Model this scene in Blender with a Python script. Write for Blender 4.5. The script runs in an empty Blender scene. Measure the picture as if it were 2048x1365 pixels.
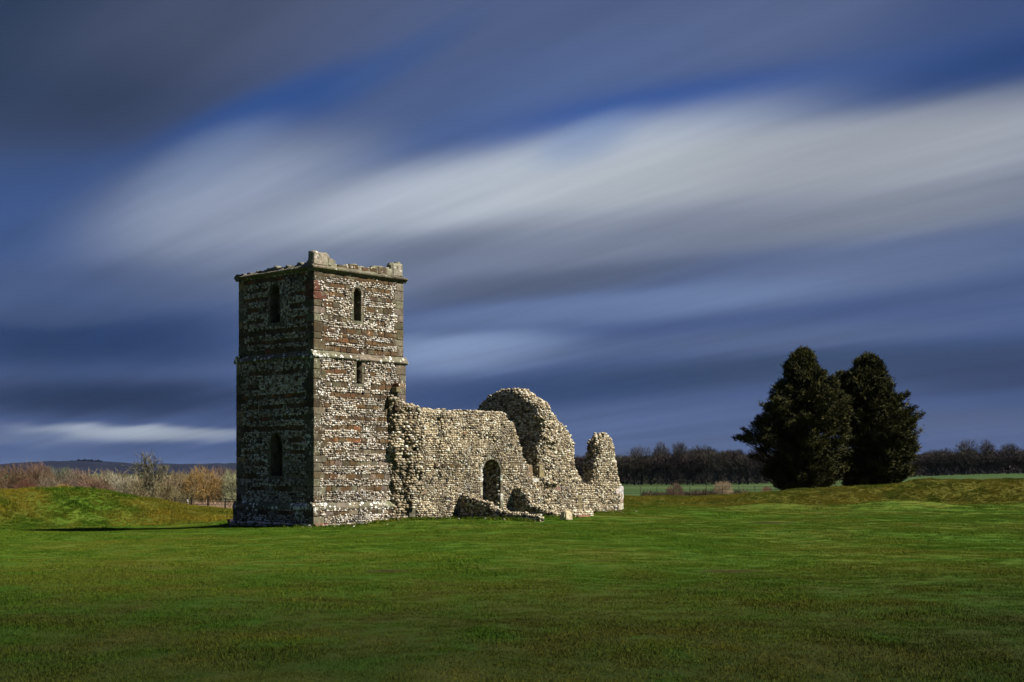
import bpy, math, random
import numpy as np
from mathutils import Vector, Matrix
random.seed(7); rng = np.random.default_rng(7)
SC = bpy.context.scene
COL = SC.collection
R = math.radians
# ------------------------------------------------------------------ camera
CAMZ = 2.14; F = 2750.0; HX = 1024.0; HY = 945.0
cam = bpy.data.cameras.new('camera'); cam.sensor_width = 36; cam.lens = F/2048*36
cam.shift_y = (HY-682.5)/2048; cam.clip_end = 20000
camo = bpy.data.objects.new('camera', cam); COL.objects.link(camo)
camo.location = (0,0,CAMZ); camo.rotation_euler = (R(90),0,0); SC.camera = camo
# ------------------------------------------------------------------ light
SUN_EL = 46.0; KK = 0.13
SUN_STR = 5.0
SKY_STR = 0.05
sl = bpy.data.lights.new('sun','SUN'); sl.energy = SUN_STR; sl.angle = R(0.5); sl.color = (1.0,0.94,0.84)
so = bpy.data.objects.new('sun', sl); COL.objects.link(so); so.location = (60,-20,60)
hd = Vector((1,-KK,0)).normalized()
tos = Vector((hd.x*math.cos(R(SUN_EL)), hd.y*math.cos(R(SUN_EL)), math.sin(R(SUN_EL))))
so.rotation_euler = tos.to_track_quat('Z','Y').to_euler()
SC.view_settings.view_transform = 'Standard'; SC.view_settings.look = 'None'
SC.view_settings.exposure = 1.3; SC.view_settings.gamma = 1.0; SC.view_settings.use_curve_mapping = False
SC.cycles.max_bounces = 6; SC.cycles.diffuse_bounces = 3; SC.cycles.transparent_max_bounces = 4
SC.cycles.volume_bounces = 0; SC.cycles.use_denoising = True

def s2l(c):
    return tuple(((v/255)/12.92 if v/255 <= .04045 else ((v/255+.055)/1.055)**2.4) for v in c)+(1.0,)

# ------------------------------------------------------------------ sky
world = bpy.data.worlds.new('World'); SC.world = world; world.use_nodes = True
nt = world.node_tree; nt.nodes.clear()
class NB:
    """small helper to write node trees"""
    def __init__(s, tree): s.t = tree; s.l = tree.links
    def n(s, ty, **kw):
        o = s.t.nodes.new(ty)
        for k, v in kw.items(): setattr(o, k, v)
        return o
    def put(s, sock, v):
        if isinstance(v, bpy.types.NodeSocket): s.l.new(v, sock)
        elif v is not None: sock.default_value = v
    def m(s, op, a, b=None, c=None, clamp=False):
        o = s.n('ShaderNodeMath', operation=op); o.use_clamp = clamp
        s.put(o.inputs[0], a); s.put(o.inputs[1], b)
        if c is not None: s.put(o.inputs[2], c)
        return o.outputs[0]
    def dot(s, a, v):
        o = s.n('ShaderNodeVectorMath', operation='DOT_PRODUCT'); s.put(o.inputs[0], a); s.put(o.inputs[1], v)
        return o.outputs['Value']
    def mix(s, f, a, b, mode='MIX'):
        o = s.n('ShaderNodeMix', data_type='RGBA', blend_type=mode); s.put(o.inputs[0], f); s.put(o.inputs[6], a); s.put(o.inputs[7], b)
        return o.outputs[2]
    def noise(s, vec, scale, detail=3, rough=.5, out='Fac', dim='3D'):
        o = s.n('ShaderNodeTexNoise', noise_dimensions=dim); s.put(o.inputs['Vector'], vec)
        o.inputs['Scale'].default_value = scale; o.inputs['Detail'].default_value = detail; o.inputs['Roughness'].default_value = rough
        return o.outputs[out]
    def ramp(s, f, pts, interp='LINEAR'):
        o = s.n('ShaderNodeValToRGB'); s.put(o.inputs[0], f); cr = o.color_ramp; cr.interpolation = interp
        while len(cr.elements) < len(pts): cr.elements.new(0.5)
        for e, (p, c) in zip(cr.elements, pts):
            e.position = p; e.color = c if len(c) == 4 else tuple(c)+(1,)
        return o.outputs[0]
    def comb(s, x, y, z=0.0):
        o = s.n('ShaderNodeCombineXYZ'); s.put(o.inputs[0], x); s.put(o.inputs[1], y); s.put(o.inputs[2], z); return o.outputs[0]
W = NB(nt)
tc = W.n('ShaderNodeTexCoord').outputs['Generated']
sep = W.n('ShaderNodeSeparateXYZ'); W.put(sep.inputs[0], tc)
sx, sy, sz = sep.outputs
az = W.m('ARCTAN2', sx, sy)                       # 0 = straight ahead, to the right positive
el = W.m('ARCSINE', sz)
def ae(px, py):                                   # picture measurement -> azimuth / elevation
    a = math.atan((px-HX)/F); e = math.atan((HY-py)/F*math.cos(a)); return a, e
# streaks: cloud plane seen in perspective, drawn out along the wind
A0 = -0.76
den = W.m('ADD', W.m('MAXIMUM', sz, 0.0), 0.13)
cr_ = W.m('DIVIDE', W.m('SUBTRACT', W.m('MULTIPLY', sx, math.cos(A0)), W.m('MULTIPLY', sy, math.sin(A0))), den)
al_ = W.m('DIVIDE', W.m('ADD', W.m('MULTIPLY', sx, math.sin(A0)), W.m('MULTIPLY', sy, math.cos(A0))), den)
stv = W.comb(W.m('MULTIPLY', al_, .13), W.m('MULTIPLY', cr_, 1.0), 0.0)
n1 = W.noise(stv, 1.1, 2.5, .5); n2 = W.noise(stv, 3.6, 2, .5)
broad = W.noise(W.comb(W.m('MULTIPLY', az, 3.0), W.m('MULTIPLY', el, 6.0), 3.3), 1.0, 2, .5)
wa = W.m('MULTIPLY', W.m('SUBTRACT', broad, .5), .06)
we = W.m('MULTIPLY', W.m('SUBTRACT', n2, .5), .012)
we2 = W.m('MULTIPLY', W.m('SUBTRACT', n1, .5), .020)
P = W.comb(W.m('ADD', az, wa), W.m('ADD', W.m('ADD', el, we), we2), 0.0)
base = W.mix(W.m('MULTIPLY', el, 2.2, clamp=True), s2l((78,94,142)), s2l((70,86,128)))
col = W.mix(W.m('MULTIPLY', W.m('SUBTRACT', n1, .38), 2.2, clamp=True), s2l((62,84,140)), s2l((98,108,142)))
col = W.mix(.62, base, col)
def blob(col, cx, cy, ln, wt, wb, ang, rgb, amp):
    a, e = ae(cx, cy); c, s = math.cos(R(ang)), math.sin(R(ang))
    L = ln/F
    u = W.m('SUBTRACT', W.dot(P, (c/L, s/L, 0)), (a*c+e*s)/L)
    v = W.m('SUBTRACT', W.dot(P, (-s, c, 0)), (-a*s+e*c))
    vv = W.m('MAXIMUM', W.m('MULTIPLY', v, F/wt), W.m('MULTIPLY', v, -F/wb))
    r2 = W.m('MULTIPLY_ADD', vv, vv, W.m('MULTIPLY', u, u))
    g = W.m('MULTIPLY', W.m('POWER', math.e, W.m('MULTIPLY', W.m('MULTIPLY_ADD', r2, r2, W.m('MULTIPLY', r2, .5)), -.75)), min(1,amp*1.05))
    return W.mix(g, col, s2l(rgb))
SKY = [
 (200,120,620,230,240,20,(70,78,112),.85),(0,0,420,260,280,10,(38,54,84),.9),(500,20,420,110,110,12,(84,90,120),.6),
 (1050,30,420,120,120,12,(86,98,140),.7),(1500,50,420,90,90,8,(92,102,140),.7),(2050,20,300,120,90,8,(58,74,122),.6),
 (40,420,330,110,100,12,(60,88,148),.75),
 (1000,200,420,90,90,16,(86,104,154),.7),
 (540,222,270,45,55,22,(46,80,148),.9),(800,120,170,32,36,30,(62,90,148),.5),
 (1300,235,330,55,60,9,(42,80,156),.9),(1750,175,420,50,70,9,(52,80,142),.8),(2050,130,300,60,70,10,(36,64,122),.8),
 (850,290,230,40,50,18,(70,94,152),.5),
 (480,390,300,90,120,17,(158,164,190),.85),(420,310,170,40,60,24,(128,142,180),.6),
 (760,440,430,80,130,12,(158,163,186),.8),
 (1130,350,460,75,110,12,(192,196,212),.95),(1180,275,110,28,60,22,(128,148,192),.55),
 (1420,330,420,50,90,8,(192,193,204),.8),
 (1820,290,480,75,130,7,(170,171,184),.9),(1850,420,420,60,60,4,(140,143,160),.7),
 (1200,480,480,60,70,6,(128,132,154),.75),(750,530,420,50,60,5,(108,116,146),.7),
 (1120,560,340,32,34,5,(84,92,120),.8),
 (1750,540,420,60,50,5,(102,114,152),.75),(1300,605,420,30,34,4,(112,128,172),.75),
 (930,700,230,34,50,4,(136,152,194),.85),(1000,640,260,26,24,4,(98,114,158),.6),
 (1500,690,520,32,26,3,(92,104,144),.55),
 (1500,745,560,34,40,4,(48,66,104),.9),(2060,740,330,60,60,3,(38,56,100),.75),(1080,790,340,34,36,4,(40,64,114),.85),
 (1350,860,600,44,40,1,(84,102,150),.7),(1900,850,400,26,26,1,(80,94,134),.5),
 (180,600,380,60,50,3,(68,84,126),.6),(170,690,360,62,58,2,(26,52,102),.95),(220,802,340,50,40,1,(12,40,84),1.0),
 (60,640,200,20,20,2,(80,92,130),.3),
 (290,868,210,13,20,-1,(164,170,192),.95),(20,880,150,12,18,0,(104,118,154),.6),(300,915,420,18,22,0,(70,88,134),.6),
]
for b in SKY: col = blob(col, *b)
# fine drawn-out cloud filaments over everything
fil = W.noise(W.comb(W.m('MULTIPLY', al_, .10), W.m('MULTIPLY', cr_, 1.0), 5.0), 7.5, 3, .6)
fil2 = W.noise(W.comb(W.m('MULTIPLY', al_, .22), W.m('MULTIPLY', cr_, 1.0), 9.0), 2.4, 4, .55)
fm = W.m('ADD', 1.0, W.m('ADD', W.m('MULTIPLY', W.m('SUBTRACT', fil, .5), .46), W.m('MULTIPLY', W.m('SUBTRACT', fil2, .5), .62)))
col = W.mix(1, col, W.comb(fm, W.m('MULTIPLY_ADD', fm, .93, .07), W.m('MULTIPLY_ADD', fm, .85, .15)), 'MULTIPLY')
col = W.mix(1, col, (.93,1.0,.96,1), 'MULTIPLY')
nish = W.n('ShaderNodeTexSky', sky_type='NISHITA'); nish.sun_disc = False
nish.sun_elevation = R(SUN_EL); nish.sun_rotation = math.atan2(tos.x, tos.y)
b1 = W.n('ShaderNodeBackground'); W.put(b1.inputs[0], nish.outputs[0]); b1.inputs[1].default_value = SKY_STR
b2 = W.n('ShaderNodeBackground'); W.put(b2.inputs[0], col); b2.inputs[1].default_value = 0.375
ms = W.n('ShaderNodeMixShader'); ms.inputs[0].default_value = 0.965
W.l.new(b1.outputs[0], ms.inputs[1]); W.l.new(b2.outputs[0], ms.inputs[2])
wo = W.n('ShaderNodeOutputWorld'); W.l.new(ms.outputs[0], wo.inputs[0])

# ------------------------------------------------------------------ numpy noise
_perm = np.random.default_rng(3).random(65536)
def _h(ix, iy, iz): return _perm[(ix*73856093 ^ iy*19349663 ^ iz*83492791) & 65535]
def noise3(x, y, z):
    x, y, z = np.broadcast_arrays(np.asarray(x,float), np.asarray(y,float), np.asarray(z,float))
    ix, iy, iz = [np.floor(v).astype(np.int64) for v in (x,y,z)]
    fx, fy, fz = x-ix, y-iy, z-iz
    fx, fy, fz = [f*f*(3-2*f) for f in (fx,fy,fz)]
    r = 0
    for a in (0,1):
        for b in (0,1):
            for c in (0,1):
                r = r + _h(ix+a,iy+b,iz+c)*(fx if a else 1-fx)*(fy if b else 1-fy)*(fz if c else 1-fz)
    return r*2-1
def fbm(x, y, z, o=3):
    r = 0; a = 1; f = 1
    for i in range(o): r = r+a*noise3(np.asarray(x)*f+17*i, np.asarray(y)*f+5*i, np.asarray(z)*f+9*i); a *= .5; f *= 2.03
    return r
def sstep(a, b, x):
    t = np.clip((np.asarray(x,float)-a)/(b-a), 0, 1); return t*t*(3-2*t)

# ------------------------------------------------------------------ object helpers
def tag(o, label=None, cat=None, group=None, kind=None):
    if label: o['label'] = label
    if cat: o['category'] = cat
    if group: o['group'] = group
    if kind: o['kind'] = kind
    return o
def empty(name, loc, label, cat, group=None):
    o = bpy.data.objects.new(name, None); COL.objects.link(o); o.location = loc; o.empty_display_size = .3
    return tag(o, label, cat, group)
def mk(name, V, Fc, mat, parent=None, colattr=None, smooth=False):
    """V (n,3) world coords, Fc (m,3|4) array of faces"""
    V = np.asarray(V, np.float32); me = bpy.data.meshes.new(name)
    if isinstance(Fc, np.ndarray):
        k = Fc.shape[1]; m = len(Fc)
        me.vertices.add(len(V)); me.vertices.foreach_set('co', V.ravel())
        me.loops.add(m*k); me.loops.foreach_set('vertex_index', Fc.astype(np.int32).ravel())
        me.polygons.add(m); me.polygons.foreach_set('loop_start', np.arange(0, m*k, k, dtype=np.int32))
        me.update(calc_edges=True)
    else:
        me.from_pydata([tuple(map(float, v)) for v in V], [], [tuple(int(i) for i in f) for f in Fc])
    me.validate()
    if colattr is not None:
        ca = me.color_attributes.new('Col', 'FLOAT_COLOR', 'POINT')
        c4 = np.ones((len(V),4), np.float32); c4[:,:3] = colattr
        ca.data.foreach_set('color', c4.ravel())
    if smooth: me.polygons.foreach_set('use_smooth', np.ones(len(me.polygons), bool))
    me.materials.append(mat)
    o = bpy.data.objects.new(name, me); COL.objects.link(o)
    if parent is not None:
        o.parent = parent; o.matrix_parent_inverse = Matrix.Translation(-world_loc(parent))
    return o
def world_loc(o):
    return o.location.copy() if o.parent is None else o.matrix_world.translation.copy() if False else Vector((0,0,0)) if o.type == 'MESH' and o.location.length == 0 else o.location.copy()
def place(o, M, parent=None):
    o.matrix_world = M
    if parent is not None:
        o.parent = parent; o.matrix_parent_inverse = Matrix.Translation(-world_loc(parent))
    return o

# ------------------------------------------------------------------ materials
AF = .84   # overall reflectance trim
def newmat(name):
    m = bpy.data.materials.new(name); m.use_nodes = True; t = m.node_tree; t.nodes.clear()
    N = NB(t); out = N.n('ShaderNodeOutputMaterial'); b = N.n('ShaderNodeBsdfPrincipled')
    N.l.new(b.outputs[0], out.inputs[0]); b.inputs['Roughness'].default_value = .85
    b.inputs['Specular IOR Level'].default_value = .25
    return m, N, b
def bump(N, b, h, dist, strength=.6):
    o = N.n('ShaderNodeBump'); o.inputs['Strength'].default_value = strength; o.inputs['Distance'].default_value = dist
    N.put(o.inputs['Height'], h); N.l.new(o.outputs[0], b.inputs['Normal'])
def gpos(N): return N.n('ShaderNodeNewGeometry').outputs['Position']
def lichen(N, pos, c, amount=.5):
    """round white and grey-green lichen growths"""
    v = N.n('ShaderNodeTexVoronoi', feature='F1'); N.put(v.inputs['Vector'], pos); v.inputs['Scale'].default_value = 5.5
    pick = N.n('ShaderNodeSeparateColor'); N.put(pick.inputs[0], v.outputs['Color'])
    rad = N.m('MULTIPLY', N.m('SUBTRACT', pick.outputs[0], 1-amount), .55)
    d = N.m('ADD', v.outputs['Distance'], N.m('MULTIPLY', N.m('SUBTRACT', N.noise(pos, 30, 2), .5), .22))
    f = N.m('MULTIPLY', N.m('SUBTRACT', rad, d), 14, clamp=True)
    big = N.m('MULTIPLY', N.m('SUBTRACT', N.noise(pos, 2.2, 4, .65), .54), 9, clamp=True)
    gr = N.mix(N.m('MULTIPLY', big, .5), c, (.19,.185,.12,1))
    dk = N.m('MULTIPLY', N.m('SUBTRACT', N.noise(pos, 5.5, 5, .7), .52), 8, clamp=True)
    gr = N.mix(N.m('MULTIPLY', dk, .6), gr, (.035,.030,.020,1))
    pz = N.noise(pos, .9, 2, .5); pf = N.noise(pos, 9, 5, .75)
    patch = N.m('MULTIPLY', N.m('SUBTRACT', N.m('ADD', N.m('MULTIPLY', pz, .9), pf), 1.195-amount*.13), 14, clamp=True)
    f = N.m('MAXIMUM', f, patch)
    return N.mix(f, gr, (.72,.71,.66,1))
def m_stone(name='stone_block', am=.42):
    m, N, b = newmat(name); pos = gpos(N)
    oc = N.n('ShaderNodeObjectInfo').outputs['Color']
    v = N.noise(pos, 9, 5, .6)
    c = N.mix(N.m('MULTIPLY', N.m('SUBTRACT', v, .35), 2.4, clamp=True), N.mix(1, oc, (.42,.40,.36,1), 'MULTIPLY'), oc)
    if am > 0: c = lichen(N, pos, c, am)
    N.put(b.inputs['Base Color'], N.mix(1, c, (AF,AF,AF,1), 'MULTIPLY')); bump(N, b, N.noise(pos, 28, 4, .6), .02, .8); return m
def m_flint():
    m, N, b = newmat('flint'); pos = gpos(N)
    a = N.n('ShaderNodeAttribute', attribute_name='Col').outputs['Color']
    v = N.noise(pos, 26, 3, .6)
    c = N.mix(N.m('MULTIPLY', N.m('SUBTRACT', v, .40), 3.5, clamp=True), N.mix(1, a, (.50,.47,.42,1), 'MULTIPLY'), a)
    N.put(b.inputs['Base Color'], N.mix(1, c, (AF,AF,AF,1), 'MULTIPLY')); b.inputs['Roughness'].default_value = .6
    bump(N, b, N.noise(pos, 45, 3), .012, .7); return m
def m_mortar(name, c0, c1):
    m, N, b = newmat(name); pos = gpos(N)
    v = N.noise(pos, 3.2, 6, .65)
    c = N.mix(N.m('MULTIPLY', N.m('SUBTRACT', v, .35), 3, clamp=True), c0, c1)
    N.put(b.inputs['Base Color'], N.mix(1, c, (AF,AF,AF,1), 'MULTIPLY')); b.inputs['Roughness'].default_value = .95
    bump(N, b, N.noise(pos, 18, 5, .7), .05, 1.0); return m
def m_lump(name, c0, c1, scale=1.0, rough=.9, spec=.15):
    m, N, b = newmat(name); pos = gpos(N)
    v = N.noise(pos, scale, 4, .6)
    oc = N.n('ShaderNodeObjectInfo').outputs['Color']
    c = N.mix(N.m('MULTIPLY', N.m('SUBTRACT', v, .35), 3.2, clamp=True), c0, c1)
    c = N.mix(1, c, oc, 'MULTIPLY')
    N.put(b.inputs['Base Color'], N.mix(1, c, (AF,AF,AF,1), 'MULTIPLY')); b.inputs['Roughness'].default_value = rough; b.inputs['Specular IOR Level'].default_value = spec
    return m
def grass_color(N, pos):
    sepn = N.n('ShaderNodeSeparateXYZ'); N.put(sepn.inputs[0], pos); X, Y, Z = sepn.outputs
    flat = N.comb(X, N.m('MULTIPLY', Y, .55), 0.0)
    big = N.noise(flat, .16, 4, .55); mid = N.noise(flat, 1.1, 4, .6); fine = N.noise(pos, 11, 3, .6)
    lush = N.mix(N.m('MULTIPLY', N.m('SUBTRACT', mid, .35), 3.2, clamp=True), (.036,.082,.006,1), (.066,.126,.011,1))
    dry = N.mix(N.m('MULTIPLY', N.m('SUBTRACT', fine, .35), 3, clamp=True), (.080,.086,.012,1), (.130,.118,.022,1))
    mv = N.m('ADD', N.m('MULTIPLY', N.m('SUBTRACT', big, .5), 2.6), N.m('MULTIPLY', N.m('SUBTRACT', mid, .5), 1.6))
    # the old banks carry rough dry grass, the mown lawn is lush near the church and yellower towards the front
    bank = N.n('ShaderNodeAttribute', attribute_name='bank').outputs['Fac']
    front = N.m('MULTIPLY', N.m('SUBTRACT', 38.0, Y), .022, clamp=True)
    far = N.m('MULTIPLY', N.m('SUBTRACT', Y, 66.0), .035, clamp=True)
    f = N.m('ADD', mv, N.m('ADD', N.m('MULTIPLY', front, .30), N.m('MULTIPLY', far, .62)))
    f = N.m('ADD', f, N.m('ADD', N.m('MULTIPLY', N.m('SUBTRACT', fine, .5), .7), .10), clamp=True)
    return lush, dry, f, big, mid, fine, X, Y
def dim_front(N, c, mid, Y):
    """paints foreground shade into the lawn colour, darker towards the camera"""
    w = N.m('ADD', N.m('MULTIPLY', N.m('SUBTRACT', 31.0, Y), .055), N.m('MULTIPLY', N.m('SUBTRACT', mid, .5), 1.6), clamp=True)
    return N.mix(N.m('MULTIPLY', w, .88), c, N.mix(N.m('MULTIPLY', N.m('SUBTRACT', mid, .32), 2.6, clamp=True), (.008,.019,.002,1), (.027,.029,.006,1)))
def m_grass(ground=True):
    m, N, b = newmat('grass_ground' if ground else 'grass_blade'); pos = gpos(N)
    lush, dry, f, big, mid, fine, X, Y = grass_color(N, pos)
    c = dim_front(N, N.mix(f, lush, dry), mid, Y)
    if ground:
        at = N.n('ShaderNodeAttribute', attribute_name='Col')
        sc = N.n('ShaderNodeSeparateColor'); N.put(sc.inputs[0], at.outputs['Color'])
        c = N.mix(N.m('MULTIPLY', sc.outputs[0], .96), c, N.mix(mid, (.050,.052,.006,1), (.085,.076,.012,1)))   # rough bank
        c = N.mix(sc.outputs[1], c, N.mix(mid, (.022,.013,.004,1), (.040,.026,.009,1)))           # bare soil
        field = N.mix(N.m('MULTIPLY', N.m('SUBTRACT', N.noise(N.comb(N.m('MULTIPLY', X, .3), Y, 0.0), .02, 3), .4), 4, clamp=True), (.024,.052,.014,1), (.055,.078,.028,1))
        c = N.mix(sc.outputs[2], c, field)
        bump(N, b, N.noise(pos, 7, 6, .75), .12, 1.0)
    else:
        hn = N.n('ShaderNodeAttribute', attribute_name='tint', attribute_type='INSTANCER').outputs['Fac']
        c = N.mix(hn, c, N.mix(fine, (.115,.105,.009,1), (.230,.185,.030,1)))
        rnd = N.n('ShaderNodeAttribute', attribute_name='blade').outputs['Fac']
        c = N.mix(1, c, N.ramp(rnd, [(0,(.45,.5,.4)),(.6,(1.0,1.0,.9)),(1,(2.1,1.8,1.3))]), 'MULTIPLY')
    N.put(b.inputs['Base Color'], N.mix(1, c, (AF,AF,AF,1), 'MULTIPLY')); b.inputs['Roughness'].default_value = .9; b.inputs['Specular IOR Level'].default_value = .04
    return m
M_STONE = m_stone(); M_LICH = m_stone('lichened_stone', .85); M_CLEAN = m_stone('pale_stone', 0); M_FLINT = m_flint()
M_MORT = m_mortar('mortar', (.062,.048,.028,1), (.19,.152,.094,1))
M_MORT2 = m_mortar('tower_mortar', (.045,.032,.018,1), (.16,.125,.080,1))
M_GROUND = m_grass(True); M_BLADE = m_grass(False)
M_YEW = m_lump('yew_needles', (.010,.014,.003,1), (.085,.080,.018,1), 1.6)
M_BARK = m_lump('bark', (.08,.055,.04,1), (.17,.12,.085,1), 3)
M_TWIG = m_lump('bare_twigs', (.6,.6,.6,1), (1,1,1,1), .35)
M_IRON = m_lump('dark_iron', (.02,.02,.02,1), (.03,.03,.03,1), 2)
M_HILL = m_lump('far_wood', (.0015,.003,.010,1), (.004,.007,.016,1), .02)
M_PLAIN = m_lump('painted_post', (.7,.7,.66,1), (.85,.85,.8,1), 3)

# ------------------------------------------------------------------ ground
BK = [(-60,30,1.5),(-38,48,1.5),(-27.6,62,1.45),(-24.6,66,1.37),(-21.9,69,1.43),(-20.7,70,1.28),(-19.5,71,.96),(-18.2,72,.66),(-16.6,73,.38),(-14.9,74,.25),
      (-8,79,.3),(0,87,.3),(7.7,94,.56),(12.9,94,.60),(16.3,94,.76),(19.7,94,1.05),(23.1,94,1.25),(25.8,94,1.36),(26.8,94,1.48),(27.6,94,1.68),(28.6,94,1.78),(29.9,94,1.73),(31.7,94,1.68),(35,94,1.80),(47,88,1.8),(70,70,1.8)]
BK = np.array(BK)
def _dense():
    P_ = []
    for a, b in zip(BK[:-1], BK[1:]):
        for k in range(12): P_.append(a+(b-a)*k/12)
    return np.array(P_)
BKD = _dense()
CX0, CY0 = 0, 45
def bank_info(X, Y):
    X = np.asarray(X, float).ravel(); Y = np.asarray(Y, float).ravel()
    dmin = np.full(X.shape, 1e9); zc = np.zeros(X.shape); idx = np.zeros(X.shape, int)
    near = (np.abs(X) < 90) & (Y > 10) & (Y < 120)
    xs, ys = X[near], Y[near]; d = dmin[near]; ii = idx[near]
    for k in range(len(BKD)):
        q = (xs-BKD[k,0])**2+(ys-BKD[k,1])**2; s = q < d; d[s] = q[s]; ii[s] = k
    dmin[near] = np.sqrt(d); idx[near] = ii
    p = BKD[idx]; zc = p[:,2]
    # outside when farther from the centre of the ring than the crest point
    outside = np.hypot(X-CX0, Y-CY0) > np.hypot(p[:,0]-CX0, p[:,1]-CY0)
    return dmin, zc, outside
E = np.array([.668,.745]); E = E/np.linalg.norm(E); NN = np.array([-E[1], E[0]]); OO = np.array([-7.92,55.0])
def gh(X, Y):
    sh = np.shape(X); X = np.asarray(X, float).ravel(); Y = np.asarray(Y, float).ravel()
    z = .46*(1-sstep(10,50,Y))
    z = z+.14*noise3(X*.10, Y*.10, 1.5)*sstep(4,14,Y)*(1-sstep(95,120,Y)) + .03*noise3(X*.5, Y*.4, 4)
    z = z+.05*noise3(X*.25+9, Y*.2, 7)*sstep(60,75,Y)*(1-sstep(100,120,Y))
    # fall to the left of the tower
    z = z-.22*sstep(-9,-17,X)*sstep(44,58,Y)*(1-sstep(72,80,Y)) - .10*sstep(-11,-17,X)*sstep(58,64,Y)
    # low platform along the nave
    t = (X-OO[0])*E[0]+(Y-OO[1])*E[1]; n = (X-OO[0])*NN[0]+(Y-OO[1])*NN[1]
    z = z+.17*sstep(1,4.6,t)*(1-sstep(22,27,t))*sstep(-8,-3,n)*(1-sstep(8,12,n))
    # hillocks on the right
    z = z+.46*np.exp(-((X-22.8)/3.6)**2-((Y-80)/2.6)**2)+.34*np.exp(-((X-15.2)/2.6)**2-((Y-80)/2.2)**2)+.22*np.exp(-((X-6)/9)**2-((Y-48)/2.5)**2)*.3
    z = z+.25*np.exp(-((X-33)/5)**2-((Y-83)/3)**2)
    d, zc, out = bank_info(X, Y)
    zo = np.full(X.shape, -.85)
    zo = zo+(-2.0+.85)*sstep(160,330,Y)
    zo = zo+3.75*sstep(60,172,X*450/np.maximum(Y,300))*sstep(170,400,Y)
    base = np.where(out, zo, z)
    w = np.where(out, 6.5, 5.6)
    s = 1-np.clip(d/w,0,1); s = s*s*(3-2*s)
    base = np.where(Y > 120, zo, base)
    base = np.where((np.abs(X) > 90) & (Y < 120), zo*sstep(20,80,Y), base)
    zc = zc-.09
    h = base+(zc-base)*s
    h = h+s*.05*noise3(X*1.3, Y*1.3, 2)
    return h.reshape(sh)
def g1(x, y): return float(gh(np.array([x]), np.array([y]))[0])
def axis(lo, a, b, hi, st, gr=1.13):
    m = list(np.arange(a, b, st)); v = b; s = st
    while v < hi: m.append(v); s *= gr; v += s
    m.append(hi); v = a; s = st; l = []
    while v > lo: s *= gr; v -= s; l.append(max(v, lo))
    return np.array(l[::-1]+m)
gx = axis(-5000,-42,48,5000,.36); gy = axis(-800,9,112,9000,.33)
GX, GY = np.meshgrid(gx, gy); GZ = gh(GX, GY)
GZ = np.where(np.hypot(GX,GY) > 1200, -2.0, GZ)
nx, ny = len(gx), len(gy)
ii = np.arange(nx*ny).reshape(ny, nx)
Fg = np.stack([ii[:-1,:-1], ii[:-1,1:], ii[1:,1:], ii[1:,:-1]], -1).reshape(-1,4)
dB, zcB, outB = bank_info(GX, GY)
bk = 1-sstep(3.6,6.2,dB); green = np.exp(-((GX.ravel()+20.6)/2.0)**2)*np.where(GY.ravel() > 62,1,0)
bkv = bk*(1-.8*np.clip(green+.25*noise3(GX.ravel(), GY.ravel(), 5),0,1))
PATCH = []
def raypt(px, py, it=12):
    Y = 60.0
    for _ in range(it*3):
        X = (px-HX)/F*Y; Y = .5*Y+.5*max(5, (CAMZ-g1(X, Y))*F/(py-HY))
    return (px-HX)/F*Y, Y
for (px, py, w) in [(1540,1046,1.3),(770,1143,.5),(850,1084,.4),(1210,1122,.5),(1460,1143,.6),(1690,1010,.6)]:
    x_, y_ = raypt(px, py); PATCH.append((x_, y_, w))
soil = np.zeros(GX.size)
for x_, y_, w in PATCH:
    soil = np.maximum(soil, sstep(.25,.8, np.exp(-((GX.ravel()-x_)/w)**2-((GY.ravel()-y_)/(w*.8))**2)+.25*noise3(GX.ravel()*2, GY.ravel()*2, 1)))
fld = sstep(108,120,GY.ravel())
cg = np.stack([bkv, soil, fld], -1)
ground = mk('ground', np.stack([GX.ravel(), GY.ravel(), GZ.ravel()], -1), Fg, M_GROUND, colattr=cg, smooth=True)
tag(ground, kind='structure')

# ------------------------------------------------------------------ masonry tools
class Frame:
    def __init__(s, O, e, n): s.O = np.array([O[0],O[1],0.0]); s.e = np.array([e[0],e[1],0.0]); s.n = np.array([n[0],n[1],0.0])
    def pos(s, t, z, q):
        t, z, q = np.broadcast_arrays(np.asarray(t,float), np.asarray(z,float), np.asarray(q,float))
        return s.O+t[...,None]*s.e+q[...,None]*s.n+z[...,None]*np.array([0,0,1.0])
    def px(s, x, y, q=0.0):                       # measure: ray through the photo onto this wall plane
        d = np.array([(x-HX)/F, 1.0, (HY-y)/F]); C = np.array([0,0,CAMZ])
        k = (q-np.dot(s.n, C-s.O))/np.dot(s.n, d); p = C+k*d
        return float(np.dot(p-s.O, s.e)), float(p[2])
    def poly(s, pts, q=0.0): return [s.px(x, y, q) for x, y in pts]
SN = np.array([E[1], -E[0]])                       # outward normal of the south side
WN = -E                                           # outward normal of the west side
FS = Frame(OO, E, SN)                             # t runs east
FW = Frame(OO, NN, WN)                            # t runs north
def inpoly(px, py, poly):
    c = np.zeros(np.shape(px), bool); n = len(poly)
    for i in range(n):
        x1, y1 = poly[i]; x2, y2 = poly[(i+1) % n]
        if y1 == y2: continue
        k = ((y1 > py) != (y2 > py)) & (px < (x2-x1)*(py-y1)/(y2-y1)+x1); c ^= k
    return c
_ph = (1+5**.5)/2
ICO = np.array([(-1,_ph,0),(1,_ph,0),(-1,-_ph,0),(1,-_ph,0),(0,-1,_ph),(0,1,_ph),(0,-1,-_ph),(0,1,-_ph),(_ph,0,-1),(_ph,0,1),(-_ph,0,-1),(-_ph,0,1)], float)
ICO /= np.linalg.norm(ICO[0])
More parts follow.
